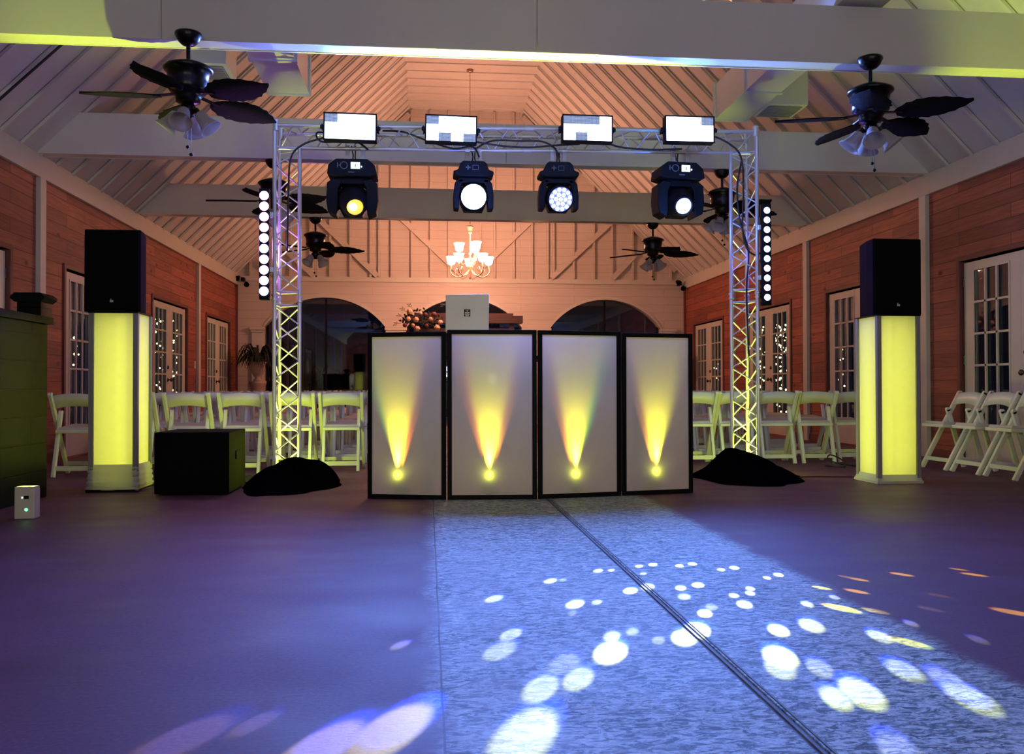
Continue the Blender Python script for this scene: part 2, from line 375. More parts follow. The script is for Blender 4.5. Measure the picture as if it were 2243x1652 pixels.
# back wall with three arches
ARCH = [(-3.35, -0.87), (-0.45, 1.99), (2.58, 4.98)]; ZS, ZA, ZW = 2.03, 2.65, 3.07
def arch_z(x, a, c):
    hw = (c-a)/2; xm = (a+c)/2; h = ZA-ZS; rr = (hw*hw+h*h)/(2*h); return ZA-rr+math.sqrt(max(0, rr*rr-(x-xm)**2))
b = MB(); x = XL-0.15
for a, c in ARCH:
    b.box(x, a, YC, YC+0.2, 0, ZW); n = 28
    for i in range(n):
        p, q = a+(c-a)*i/n, a+(c-a)*(i+1)/n; zp, zq = arch_z(p, a, c), arch_z(q, a, c)
        b.hexa([(p, YC, zp), (q, YC, zq), (q, YC+0.2, zq), (p, YC+0.2, zp), (p, YC, ZW), (q, YC, ZW), (q, YC+0.2, ZW), (p, YC+0.2, ZW)])
    x = c
b.box(x, XR+0.15, YC, YC+0.2, 0, ZW)
b.prism([(XL-0.1, ZW), (XR+0.1, ZW), (XR+0.1, ZPT), (FX1+0.05, ZF+0.05), (FX0-0.05, ZF+0.05), (XL-0.1, ZPT)], (0, 0.18, 0), o=(0, YC+0.02, 0))
struct(b.build('wall_back', M['shiplap']))
for i, (a, c) in enumerate(ARCH):            # arch mouldings and imposts
    b = MB(); n = 28; w_ = 0.07
    for k in range(n):
        p, q = a+(c-a)*k/n, a+(c-a)*(k+1)/n; zp, zq = arch_z(p, a, c), arch_z(q, a, c)
        b.hexa([(p, YC-0.018, zp), (q, YC-0.018, zq), (q, YC+0.02, zq), (p, YC+0.02, zp), (p, YC-0.018, zp+w_), (q, YC-0.018, zq+w_), (q, YC+0.02, zq+w_), (p, YC+0.02, zp+w_)])
    s(b, 'trim_%d' % tn, 'trim', 0); tn += 1
for x0, x1 in ((XL+0.30, -3.35), (-0.87, -0.45), (1.99, 2.58), (4.98, 5.28)):
    b = MB(); b.box(x0+0.02, x1-0.02, YC-0.05, YC-0.001, 0, 1.92); b.box(x0, x1, YC-0.07, YC-0.001, 1.92, 1.97); b.box(x0-0.02, x1+0.02, YC-0.09, YC-0.001, 1.97, 2.03)
    s(b, 'trim_%d' % tn); tn += 1
b = MB(); b.box(XL, XR, YC-0.03, YC, 2.98, 3.08); s(b, 'trim_%d' % tn); tn += 1
# gable battens and braces
def ztop(x): return min(ZF, ZPT+(x-XL)*(ZF-ZPT)/(FX0-XL), ZPT+(XR-x)*(ZF-ZPT)/(XR-FX1))
b = MB()
for x in (-3.62, -3.22, -2.82, -2.41, -2.006, -1.595, -1.182, -1.003, -0.749, -0.332, 0.06, 0.44, 1.10, 1.40, 1.807, 2.196, 2.528, 2.655, 3.087, 3.52, 3.916, 4.363, 4.773, 5.194):
    b.box(x-0.022, x+0.022, YC-0.045, YC+0.02, 3.08, ztop(x)-0.02)
s(b, 'trim_%d' % tn, 'shiplap', 0); tn += 1
b = MB()
for (x0, z0, x1, z1) in ((-2.75, 4.75, -1.04, 3.10), (-3.45, 3.35, -3.1, 3.10), (-0.95, 4.69, 0.77, 3.08), (2.58, 4.69, 0.90, 3.08), (4.38, 4.75, 2.60, 3.10), (3.7, 4.90, 5.30, 3.28),
                         (4.42, 3.62, 3.92, 3.10), (-0.38, 6.5, -1.6, 5.3), (2.0, 6.5, 3.2, 5.3), (-2.9, 3.6, -2.35, 3.10)):
    b.bar((x0, YC-0.055, z0), (x1, YC-0.055, z1), 0.11, 0.035, (0.7, 0, 0.7) if (x1-x0)*(z1-z0) < 0 else (0.7, 0, -0.7))
s(b, 'trim_%d' % tn, 'shiplap', 0); tn += 1
for x0, x1 in ((XL, XL+0.02), (XR-0.02, XR)):
    b = MB(); y = YB
    for m in mids: b.box(x0, x1, y, m-DW-0.13, 0, 0.10); y = m+DW+0.13
    b.box(x0, x1, y, YC, 0, 0.10); o = s(b, 'baseboard_left' if x0 < 0 else 'baseboard_right', 'casing'); 

# glazed arches: dark panes with mullions
wn = 1
for a, c in ARCH:
    g = MB(); n = 24; y = YC+0.14
    vs = [(a, y, 0.02), (c, y, 0.02)]+[(c-(c-a)*i/n, y, arch_z(c-(c-a)*i/n, a, c)) for i in range(n+1)]
    g.prism([(v[0], v[2]) for v in vs], (0, 0.008, 0), o=(0, y, 0))
    win = struct(g.build('window_%d' % wn, M['glass']))
    fr = MB(); 
    for t in (0.02, 0.5, 0.98):
        xx = a+(c-a)*t; fr.box(xx-0.02, xx+0.02, y-0.02, y-0.001, 0.02, arch_z(xx, a, c)-0.02)
    fr.build('window_frame', M['black'], win); wn += 1
# night beyond the arches: a dark hedge line and ground
h = MB()
for i in range(46):
    h.blob((XL-1+i*0.26, YC+4.2+random.uniform(-.3, .3), random.uniform(.2, 1.6)), random.uniform(.35, .7), 8, 0.25)
tag(h.build('hedge', M['leaf']), 'dark hedge outside beyond the three arched openings', 'hedge', kind='stuff')

# doors -----------------------------------------------------------------
dn = 1
def door(side, hinge_y, d, knob=True):
    """leaf from hinge_y running d=+-1 along Y; side -1 left wall, +1 right wall"""
    global dn
    xw = XL if side < 0 else XR; xa, xb = (xw-0.06, xw-0.02) if side < 0 else (xw+0.02, xw+0.06)
    def Y(t): return hinge_y+d*t
    b = MB(); 
    def bx(t0, t1, z0, z1, x0=xa, x1=xb):
        y0, y1 = sorted((Y(t0), Y(t1))); b.box(x0, x1, y0, y1, z0, z1)
    L0, L1, Z0, Z1 = 0.17, 0.70, 0.34, 1.955
    bx(0, L0, DZ, DZ+DH); bx(L1, DW, DZ, DZ+DH); bx(L0, L1, DZ, Z0); bx(L0, L1, Z1, DZ+DH)
    o = struct(b.build('door_%d' % dn, M['door'], bevel=0.003)); dn += 1
    g = MB(); y0, y1 = sorted((Y(L0), Y(L1))); g.box((xa+xb)/2-0.003, (xa+xb)/2+0.003, y0, y1, Z0, Z1); g.build('pane', M['glass'], o)
    m = MB(); xi0, xi1 = (xb-0.012, xb+0.006) if side < 0 else (xa-0.006, xa+0.012)
    for i in (1, 2):
        t = L0+(L1-L0)*i/3; y0, y1 = sorted((Y(t-0.012), Y(t+0.012))); m.box(xi0, xi1, y0, y1, Z0, Z1)
    for i in range(1, 5):
        z = Z0+(Z1-Z0)*i/5; y0, y1 = sorted((Y(L0), Y(L1))); m.box(xi0, xi1, y0, y1, z-0.011, z+0.011)
    for (t0, t1, z0, z1) in ((L0-0.02, L0, Z0-0.02, Z1+0.02), (L1, L1+0.02, Z0-0.02, Z1+0.02), (L0, L1, Z0-0.02, Z0), (L0, L1, Z1, Z1+0.02)):
        y0, y1 = sorted((Y(t0), Y(t1))); m.box(xi0, xi1, y0, y1, z0, z1)
    m.build('muntins', M['door'], o)
    nrm = 1 if side < 0 else -1
    xs = xb if side < 0 else xa
    if knob:
        k = MB(); k.lathe([(0.03, 0), (0.03, 0.008), (0.011, 0.012), (0.011, 0.035), (0.028, 0.045), (0.030, 0.06), (0.018, 0.072), (0.001, 0.074)], (xs, Y(DW-0.07), 0.90), (nrm, 0, 0), 14)
        k.build('door_knob', M['brass'], o)
        k = MB(); k.lathe([(0.028, 0), (0.028, 0.012), (0.015, 0.018), (0.001, 0.018)], (xs, Y(DW-0.07), 1.09), (nrm, 0, 0), 12); k.build('deadbolt', M['brass'], o)
    hg = MB()
    for z in (0.25, 1.0, 1.8): hg.cyl((xs+nrm*0.006, Y(0.0), z), (xs+nrm*0.006, Y(0.0), z+0.09), 0.008, n=8)
    hg.build('hinge', M['brass'], o)
for side in (-1, 1):
    xw = XL if side < 0 else XR
    for m in mids:
        door(side, m-DW, 1, True); door(side, m+DW, -1, False)
        cs = MB(); x0, x1 = (xw-0.13, xw+0.02) if side < 0 else (xw-0.02, xw+0.13)
        a, c_ = m-DW-0.025, m+DW+0.025
        cs.box(x0, x1, a-0.05, a, 0, DZ+DH+0.07); cs.box(x0, x1, c_, c_+0.05, 0, DZ+DH+0.07); cs.box(x0, x1, a, c_, DZ+DH+0.02, DZ+DH+0.07)
        s(cs, 'trim_%d' % tn, 'casing'); tn += 1

# eave beams outside, and fairy lights hanging from them outside the doors
for xe in (XL-0.40, XR+0.40):
    b = MB(); b.box(xe-0.06, xe+0.06, YB, YC, 2.75, 2.90); s(b, 'trim_%d' % tn, 'paint', 0); tn += 1
M['fairy'] = emit('fairy_bulb', (1.0, 0.85, 0.35), 9)
def fairy(side, y0, y1, n, z0, z1, per, label, dist=0.25):
    kf = (abs(XL)+0.40)/abs(XL) if side < 0 else (XR+0.40)/XR; y0 *= kf; y1 *= kf
    xw = (XL-0.15-dist) if side < 0 else (XR+0.15+dist)
    for k in range(n):
        y = y0+(y1-y0)*(k+0.5)/n+random.uniform(-.04, .04)
        root = thing('fairy_light_string', label % ('%s' % ['first', 'second', 'third', 'fourth', 'fifth', 'sixth', 'seventh', 'eighth'][k]), 'string lights', (xw, y, z1), 0, 'fairy light strings outside the glass doors')
        wz = z1-z0; wb = MB(); wb.tube([(0, 0, 2.76-z1), (0.01, 0.005, 0), (0, 0, -wz)], 0.002, 4); wb.build('wire', M['cable'], root)
        bb = MB()
        for i in range(per):
            z = -random.random()**1.3*wz; bb.blob((random.uniform(-.10, .10), random.uniform(-.07, .07), z), random.uniform(0.011, 0.020), 6)
        ob = bb.build('bulbs', M['fairy'], root); ob['kind'] = 'stuff'
fairy(-1, 12.98, 13.72, 4, 0.5, 1.9, 20, '%s bulb string from the near edge behind the far leaf pair, left wall third bay')
fairy(-1, 14.0, 14.7, 3, 0.6, 1.8, 16, '%s bulb string on the far half of left wall third bay doors')
fairy(-1, 10.1, 10.3, 1, 0.4, 1.4, 7, '%s sparse bulb string seen through left doors by the glowing column')
fairy(1, 13.0, 13.7, 4, 0.3, 1.85, 24, '%s bulb string from the near edge behind right doors beside the truss tower')
fairy(1, 13.9, 14.6, 3, 0.5, 1.85, 20, '%s bulb string on the far half of the right doors beside the truss tower')
fairy(1, 11.1, 11.6, 1, 0.5, 1.5, 9, '%s sparse bulb string behind right doors nearest the glowing column')
fairy(1, 16.2, 16.7, 1, 0.9, 1.6, 8, '%s sparse bulb string behind the farthest doors on the right')

# ================================================================== ducts over the beams
def duct_run(label, x0, x1, ye, xr0, xr1, yr):
    t = thing('air_duct', label, 'air duct', ((x0+x1)/2, ye, 3.56)); cx = (x0+x1)/2
    b = MB(); b.box(x0-cx, x1-cx, -4.4, 0, 0, 0.36); b.build('duct_run', M['paint'], t, bevel=0.004)
    for y0 in (-0.9, -0.04): MB().box(x0-cx-0.015, x1-cx+0.015, y0, y0+0.04, -0.015, 0.375).build('duct_flange', M['paint'], t)
    b = MB(); b.box(xr0-cx, xr1-cx, yr-ye, yr-ye+0.42, 0, 0.36); b.build('register_box', M['paint'], t, bevel=0.004)
    b = MB(); b.box(xr0-cx+0.04, xr1-cx-0.04, yr-ye+0.05, yr-ye+0.37, -0.012, -0.004)
    for i in range(6): yy = yr-ye+0.08+i*0.05; b.box(xr0-cx+0.05, xr1-cx-0.05, yy, yy+0.008, -0.022, -0.012)
    b.build('register_grille', M['grey'], t)
duct_run('long white air duct with side outlet above the right fans', 2.98, 3.33, 8.85, 3.331, 3.75, 8.30)
duct_run('long white air duct with outlet box behind the front left fan', -1.50, -1.12, 8.45, -2.06, -1.73, 7.70)
# link box on the left duct
# conduit on the left slope
b = MB(); b.tube([(-3.84, 7.9, 3.16), (-3.80, 7.9, 3.14), (-3.55, 7.92, 3.40), (-2.9, 7.95, 4.05), (-1.6, 8.0, 5.33)], 0.012)
tag(b.build('conduit', M['cable']), 'thin black conduit climbing the sloped ceiling at upper left', 'conduit')

# ================================================================== ceiling fans
def make_fan(label):
    t = thing('ceiling_fan', label, 'ceiling fan', (0, 0, 0), 0, 'ceiling fans under the beams')
    MB().lathe([(0.002, 0), (0.085, 0), (0.088, -0.015), (0.07, -0.05), (0.045, -0.075), (0.02, -0.085), (0.012, -0.085)], n=20).build('canopy', M['bronze'], t)
    MB().cyl((0, 0, -0.08), (0, 0, -0.20), 0.014).build('downrod', M['bronze'], t)
    MB().lathe([(0.012, -0.185), (0.06, -0.19), (0.11, -0.21), (0.155, -0.232), (0.16, -0.245), (0.150, -0.258), (0.135, -0.265), (0.125, -0.33), (0.13, -0.375), (0.115, -0.395), (0.10, -0.40), (0.08, -0.43), (0.078, -0.46), (0.03, -0.475), (0.001, -0.475)], n=24).build('motor_housing', M['bronze'], t)
    for k in range(5):
        a = 2*PI*k/5
        ca, sa = math.cos(a), math.sin(a)
        # palm-leaf blade
        n = 14; edge = []
        for i in range(n+1):
            u = i/n; r = 0.17+0.50*u; wd = 0.012+0.135*math.sin(PI*min(1, u*1.02+0.02))**0.7*(1-0.25*u); wd *= (1+0.07*math.sin(u*38))
            if i == n: wd = 0.004
            edge.append((r, wd))
        vs = []; 
        for r, wd in edge:
            for sgn in (-1, 0, 1):
                lx, ly, lz = r, sgn*wd, -0.43+0.012*(1-abs(sgn))-sgn*wd*0.20-0.05*(r-0.17)**2
                vs.append((lx*ca-ly*sa, lx*sa+ly*ca, lz))
        top = len(vs); vs += [(x, y, z-0.006) for x, y, z in vs]
        fs = []
        for i in range(n):
            for q in (0, 1):
                p = i*3+q; fs.append((p, p+3, p+4, p+1)); fs.append((top+p, top+p+1, top+p+4, top+p+3))
            p = i*3; fs.append((p, top+p, top+p+3, p+3)); fs.append((p+2, p+5, top+p+5, top+p+2))
        fs.append((0, 1, top+1, top)); fs.append((1, 2, top+2, top+1))
        bl = MB().add(vs, fs, True).build('blade', M['blade'], t)
        MB().bar((0.09*ca, 0.09*sa, -0.41), (0.22*ca, 0.22*sa, -0.432), 0.035, 0.008, (-sa, ca, 0)).build('blade_bracket', M['bronze'], bl)
    MB().lathe([(0.001, -0.47), (0.04, -0.475), (0.055, -0.50), (0.05, -0.53), (0.025, -0.545), (0.02, -0.57), (0.001, -0.575)], n=16).build('light_fitter', M['bronze'], t)
    for k in range(4):
        a = 2*PI*k/4+PI/4; d = Vector((math.cos(a)*0.62, math.sin(a)*0.62, -0.78)).normalized(); c = Vector((math.cos(a)*0.055, math.sin(a)*0.055, -0.515))
        sh = MB().lathe([(0.020, 0.02), (0.036, 0.035), (0.042, 0.06), (0.046, 0.09), (0.058, 0.125), (0.078, 0.155), (0.075, 0.155), (0.055, 0.123), (0.042, 0.09), (0.038, 0.06)], c, d, 18).build('glass_shade', M['shade'], t)
        MB().cyl(c-d*0.01, c+d*0.03, 0.018).build('socket', M['bronze'], sh)
    for x, y, l in ((0.012, -0.02, 0.235), (-0.012, -0.02, 0.19)):
        p = MB().cyl((x, y, -0.56), (x, y, -0.56-l), 0.0016, n=5); p.lathe([(0.001, 0), (0.012, -0.008), (0.012, -0.018), (0.001, -0.026)], (x, y, -0.56-l), n=10); p.build('pull_chain', M['bronze'], t)
    return t
fans = [(-1.58, 5.95, R(42), 'dark leaf-blade ceiling fan at upper left, fully in view'),
        (3.15, 5.95, R(26), 'dark leaf-blade ceiling fan at upper right, fully in view'),
        (-1.583, 9.20, R(41), 'dark ceiling fan behind the left truss tower'),
        (3.18, 9.20, R(10), 'dark ceiling fan behind the right truss tower'),
        (-1.543, 12.25, 0.10, 'small far ceiling fan left of the yellow-lensed moving light'),
        (3.21, 12.25, 0.0, 'small far ceiling fan just below the blue glaring moving light')]
fan0 = None
for x, y, a, lb in fans:
    if fan0 is None: fan0 = make_fan(lb); fan0.location = (x, y, ZB); fan0.rotation_euler = (0, 0, a)
    else: dup(fan0, (x, y, ZB), a, lb)
M['yglow'] = emit('yellow_led', (0.9, 1.0, 0.15), 8)
M['ytube'] = emit('added_tube_glow', (0.92, 0.96, 0.06), TUBE_E)  # glow of the tube added inside the columns
# ================================================================== chandelier
M['bulb'] = emit('glowing_glass_shade', (1.0, 0.42, 0.25), CH_E, 0.05)
def chandelier(x, y, ztop_, label):
    t = thing('chandelier', label, 'chandelier', (x, y, 2.76)); Z = lambda z: z-2.76
    c = MB(); zz = ztop_
    while zz > 3.78: c.cyl((0, 0, Z(zz)), (0, 0, Z(zz-0.045)), 0.009, 0.004, n=5); zz -= 0.05
    c.lathe([(0.001, 0), (0.06, -0.005), (0.065, -0.03), (0.02, -0.05)], (0, 0, Z(ztop_)), n=16); c.build('chain', M['warmmetal'], t)
    MB().lathe([(0.012, 0.98), (0.06, 0.98), (0.062, 0.96), (0.045, 0.94), (0.042, 0.90), (0.03, 0.885), (0.04, 0.87), (0.03, 0.845), (0.010, 0.83), (0.012, 0.5), (0.03, 0.47), (0.012, 0.44), (0.012, 0.30), (0.05, 0.26), (0.055, 0.22), (0.02, 0.18), (0.03, 0.12), (0.012, 0.06), (0.022, 0.03), (0.001, 0.0)], n=14).build('column', M['warmmetal'], t)
    for (n, r, zb, ph) in ((3, 0.20, 3.27, 60), (5, 0.36, 3.04, 17)):
        for k in range(n):
            a = R(ph)+2*PI*k/n; ca, sa = math.cos(a), math.sin(a)
            pts = []; z0 = Z(zb)
            for (q, h) in ((0.05, -0.10), (0.30, -0.20), (0.65, -0.24), (0.95, -0.19), (1.08, -0.11), (1.0, -0.03), (1.0, 0.0)): pts.append((r*q*ca, r*q*sa, z0+h))
            arm = MB().tube(pts, 0.011, 7); arm.tube([(r*q*ca, r*q*sa, z0+h) for q, h in ((0.7, -0.235), (0.82, -0.13), (0.72, -0.07), (0.60, -0.10), (0.64, -0.15))], 0.007, 6)
            ao = arm.build('arm', M['warmmetal'], t)
            MB().lathe([(0.001, 0.0), (0.035, 0.002), (0.062, 0.02), (0.075, 0.05), (0.08, 0.10), (0.092, 0.135), (0.10, 0.15), (0.094, 0.15), (0.074, 0.10), (0.068, 0.05), (0.05, 0.02)], (r*ca, r*sa, z0), n=18).build('glass_shade', M['bulb'], ao)
    return t
chandelier(0.775, 16.0, ZF, 'warm glowing two-tier chandelier hanging before the back wall')

# ================================================================== truss arch
TX, TY = 0.8, 7.5
def zr(x): return 0.014*(x+1.26)
truss = thing('lighting_truss', 'silver triangular goalpost truss spanning over the booth', 'truss', (TX, TY, 0))
def tower(xo, xi, z0, z1o, z1i, name):
    b = MB(); rc = 0.0165
    P = [(xo-TX, -0.125), (xo-TX, 0.125), (xi-TX, 0.0)]; tops = [z1o, z1o, z1i]
    for (px, py), zt in zip(P, tops): b.cyl((px, py, z0), (px, py, zt), rc, n=12)
    zmax = min(z1o, z1i); n = max(2, round((zmax-z0-0.08)/0.148)); st = (zmax-z0-0.08)/n
    for i in range(3):
        for k in range(n):
            A, B = P[i], P[(i+1) % 3]
            if k % 2: A, B = B, A
            b.cyl((A[0], A[1], z0+0.04+k*st), (B[0], B[1], z0+0.04+(k+1)*st), 0.0065, n=7)
        for zz in (z0+0.025, zmax-0.025): b.cyl((P[i][0], P[i][1], zz), (P[(i+1) % 3][0], P[(i+1) % 3][1], zz), 0.0075, n=7)
    return b.build(name, M['alu'], truss)
for xo, xi, zb in ((-1.262, -1.076, 0.05), (2.862, 2.672, 0.05)):
    o_ = zr(xo); tower(xo, xi, zb, 1.485+o_, 1.485+o_, 'tower_segment'); tower(xo, xi, 1.545+o_, 2.99+o_, 2.80+o_, 'tower_segment')
    for (x, y) in ((xo, -0.125), (xo, 0.125), (xi, 0)):
        MB().lathe([(0.02, 0), (0.026, 0.01), (0.016, 0.03), (0.026, 0.05), (0.02, 0.06)], (x-TX, y, 1.485+o_), n=10).build('coupler', M['alu'], truss)
    MB().box(xo-TX-0.3 if xo < 0 else xi-TX-0.06, xi-TX+0.06 if xo < 0 else xo-TX+0.3, -0.3, 0.3, 0, 0.012).build('base_plate', M['black'], truss)
def crossbeam(x0, x1):
    b = MB(); zt0, zt1, zb0, zb1 = 2.945+zr(x0), 2.945+zr(x1), 2.79+zr(x0), 2.79+zr(x1)
    C = [((x0-TX, -0.125, zt0), (x1-TX, -0.125, zt1)), ((x0-TX, 0.125, zt0), (x1-TX, 0.125, zt1)), ((x0-TX, 0, zb0), (x1-TX, 0, zb1))]
    for a, c in C: b.cyl(a, c, 0.0165, n=12)
    n = round((x1-x0)/0.15)
    for i in range(3):
        for k in range(n):
            A, B = C[i], C[(i+1) % 3]
            if k % 2: A, B = B, A
            p = Vector(A[0]).lerp(Vector(A[1]), (k+0.1)/n); q = Vector(B[0]).lerp(Vector(B[1]), (k+0.9)/n); b.cyl(p, q, 0.0062, n=7)
    return b.build('crossbeam', M['alu'], truss)
crossbeam(-1.25, 0.85); crossbeam(0.87, 2.85)
for x in (0.86,):
    b = MB()
    for y, z in ((-0.125, 2.945), (0.125, 2.945), (0, 2.79)): b.cyl((x-TX-0.035, y, z+zr(x)), (x-TX+0.035, y, z+zr(x)), 0.024, n=10)
    b.build('coupler', M['alu'], truss)
for x in (-1.25, 2.85):
    for y in (-0.125, 0.125): MB().cyl((x-TX, y, 2.90+zr(x)), (x-TX, y, 2.99+zr(x)), 0.024, n=10).build('corner_block', M['alu'], truss)

# strobe panels --------------------------------------------------------
M['ledwhite'] = emit('panel_led_white', (0.70, 0.82, 1.0), 7)
def led_dim():
    m, nt, b = nodes('panel_led_dim'); L = nt.links.new
    tc = N(nt, 'ShaderNodeTexCoord'); sp = N(nt, 'ShaderNodeSeparateXYZ'); L(tc.outputs['Object'], sp.inputs[0])
    fz = math_(nt, 'FRACT', math_(nt, 'MULTIPLY', sp.outputs[2], 95)); fx = math_(nt, 'FRACT', math_(nt, 'MULTIPLY', sp.outputs[0], 95))
    k = math_(nt, 'MULTIPLY', math_(nt, 'GREATER_THAN', fz, 0.5), math_(nt, 'GREATER_THAN', fx, 0.25))
    L(mixc(nt, k, (0.05, 0.08, 0.16), (0.6, 0.75, 1.0)), b.inputs['Emission Color']); b.inputs['Emission Strength'].default_value = 0.8
    b.inputs['Base Color'].default_value = (0.2, 0.2, 0.25, 1); return m
M['leddim'] = led_dim()
def panel(cx, cz, tilt, dim, label):
    t = thing('strobe_panel', label, 'stage light', (cx, TY-0.21, cz), 0, 'strobe panels on the crossbeam'); t.rotation_euler = (0, tilt, 0)
    W, H = 0.216, 0.114
    b = MB(); b.box(-W, W, -0.02, 0.06, -H, H); b.build('housing', M['black'], t, bevel=0.004)
    b = MB(); 
    for (a0, a1, c0, c1) in ((-W, W, H-0.010, H), (-W, W, -H, -H+0.010), (-W, -W+0.010, -H, H), (W-0.010, W, -H, H)): b.box(a0, a1, -0.034, -0.019, c0, c1)
    b.build('bezel', M['black'], t)
    cw, chh = (2*W-0.022)/4, (2*H-0.022)/3
    lit = MB(); 
    for i in range(4):
        for j in range(3):
            x0 = -W+0.011+i*cw; z0 = -H+0.011+j*chh; q = MB() if (i, j) in dim else lit
            q.box(x0, x0+cw, -0.026, -0.0205, z0, z0+chh)
            if (i, j) in dim: q.build('dim_led_cell', M['leddim'], t)
    lit.build('lit_led_face', M['ledwhite'], t)
    b = MB()
    for sx in (-1, 1): b.box(sx*(W+0.012)-0.004, sx*(W+0.012)+0.004, -0.02, 0.09, -0.02, 0.02); b.cyl((sx*W, 0, 0), (sx*(W+0.028), 0, 0), 0.017, n=12)
    b.box(-W-0.014, W+0.014, 0.080, 0.088, -0.015, 0.02); b.build('mounting_yoke', M['black'], t)
    l = light('panel_light', 'AREA', (cx, TY-0.25, cz), PAN_E, (0.13, 0.27, 1.0), None, aim=(cx, TY-5.0, cz-0.55), shape='RECTANGLE', size=0.40, size_y=0.20, spread=R(112))
    return t
panel(-0.636, 2.916, 0.012, {(0, 2)}, 'bright strobe panel leftmost on the crossbeam, dim top-left cell only')
panel(0.194, 2.921, 0.016, {(0, 2), (1, 0), (3, 0)}, 'bright strobe panel second from left, two dim cells along its bottom')
panel(1.345, 2.956, 0.004, {(0, 2), (1, 2), (2, 2), (1, 0)}, 'strobe panel third from left with most of its top row dim')
panel(2.230, 2.973, -0.004, {(3, 2)}, 'bright strobe panel rightmost on the crossbeam, dim top-right cell only')

# moving heads ----------------------------------------------------------
M['lensyellow'] = emit('yellow_lens', (1.0, 0.62, 0.02), 1.3)
M['lenshot'] = emit('hot_yellow_core', (1.0, 0.9, 0.4), 6)
M['lensblue'] = emit('blue_white_lens', (0.40, 0.62, 1.0), 16)
M['lensbluecell'] = emit('wash_led_cell', (0.45, 0.62, 1.0), 4)
M['lensbg'] = emit('wash_lens_ring', (0.03, 0.06, 0.6), 0.8)
M['screen'] = emit('display_screen', (0.75, 0.95, 1.0), 1.5)
M['mark'] = mat('grey_print', (0.16, 0.17, 0.20), 0.5)
def clamps(t, xs):
    for x in xs:
        b = MB(); b.box(x-0.016, x+0.016, -0.02, 0.02, -0.115, -0.02); b.cyl((x-0.018, 0, 0), (x+0.018, 0, 0), 0.030, n=14); b.cyl((x-0.03, -0.02, -0.09), (x+0.03, -0.02, -0.09), 0.006, n=6)
        b.build('clamp', M['alu'], t)
    b = MB(); b.tube([(-0.015, 0.02, 0.03), (0.0, 0.03, -0.05), (-0.01, 0.03, -0.13)], 0.006); b.tube([(0.02, 0.02, 0.03), (0.015, 0.035, -0.06), (0.03, 0.03, -0.13)], 0.006); b.build('power_lead', M['cable'], t)
def spot_head(x, z, rz, aim, label, blue):
    t = thing('moving_head', label, 'moving head light', (x, TY, z), rz, 'moving head lights under the crossbeam')
    clamps(t, (-0.045, 0.085) if not blue else (-0.04, 0.09))
    b = MB(); b.prism([(-0.205, -0.245), (-0.195, -0.165), (-0.15, -0.13), (-0.13, -0.115), (0.13, -0.115), (0.15, -0.13), (0.19, -0.165), (0.21, -0.25), (0.15, -0.262), (-0.14, -0.262)], (0, 0.24, 0), o=(0, -0.12, 0)); b.build('base', M['black'], t, bevel=0.008)
    d = MB(); d.box(-0.008, 0.068, -0.128, -0.119, -0.20, -0.145); s_ = d.build('display', M['screen'], t)
    mk = MB(); mk.box(0.028, 0.033, -0.131, -0.1285, -0.180, -0.160); mk.box(0.024, 0.037, -0.131, -0.1285, -0.184, -0.181); mk.build('display_digit', M['black'], s_)
    MB().box(0.078, 0.084, -0.128, -0.119, -0.186, -0.176).build('indicator_light', M['lensblue'], t)
    r = MB(); r.lathe([(0.028, 0), (0.032, 0), (0.032, 0.006), (0.026, 0.006), (0.026, 0)], (-0.065, -0.119, -0.172), (0, -1, 0), 20); r.box(-0.12, -0.112, -0.125, -0.119, -0.19, -0.15); r.box(-0.105, -0.097, -0.125, -0.119, -0.176, -0.168); r.build('control_ring', M['mark'], t)
    MB().box(-0.03, 0.02, -0.124, -0.119, -0.232, -0.224).build('name_plate', M['mark'], t)
    y = MB(); y.prism([(-0.13, -0.262), (0.13, -0.262), (0.15, -0.32), (-0.15, -0.32)], (0, 0.16, 0), o=(0, -0.08, 0))
    for sx in (-1, 1):
        y.prism([(sx*0.08, -0.285), (sx*0.16, -0.275), (sx*0.208, -0.31), (sx*0.215, -0.46), (sx*0.20, -0.555), (sx*0.13, -0.59), (sx*0.118, -0.50), (sx*0.118, -0.36)][::sx], (0, 0.18, 0), o=(0, -0.09, 0))
    y.build('yoke', M['black'], t, bevel=0.008)
    pv = Vector((0.0, 0, -0.44)); d = (Vector(aim)-pv).normalized()
    h = MB(); h.prism([(-0.115, -0.36), (-0.06, -0.315), (0.06, -0.315), (0.115, -0.36), (0.118, -0.50), (0.08, -0.575), (-0.08, -0.575), (-0.118, -0.50)], (0, 0.10, 0), o=(0, -0.02, 0)); h.lathe([(0.001, -0.15), (0.08, -0.15), (0.115, -0.11), (0.128, -0.02), (0.128, 0.05), (0.112, 0.11), (0.085, 0.17), (0.083, 0.215), (0.070, 0.215), (0.068, 0.19)], pv, d, 26); ho = h.build('head', M['black'], t)
    MB().lathe([(0.001, 0.195), (0.045, 0.193), (0.069, 0.186)], pv, d, 24).build('lens', M['lensblue'] if blue else M['lensyellow'], ho)
    if not blue: MB().lathe([(0.001, 0.203), (0.034, 0.200)], pv+Vector((-0.018, 0, 0.002)), d, 20).build('lamp_core', M['lenshot'], ho)
    return t
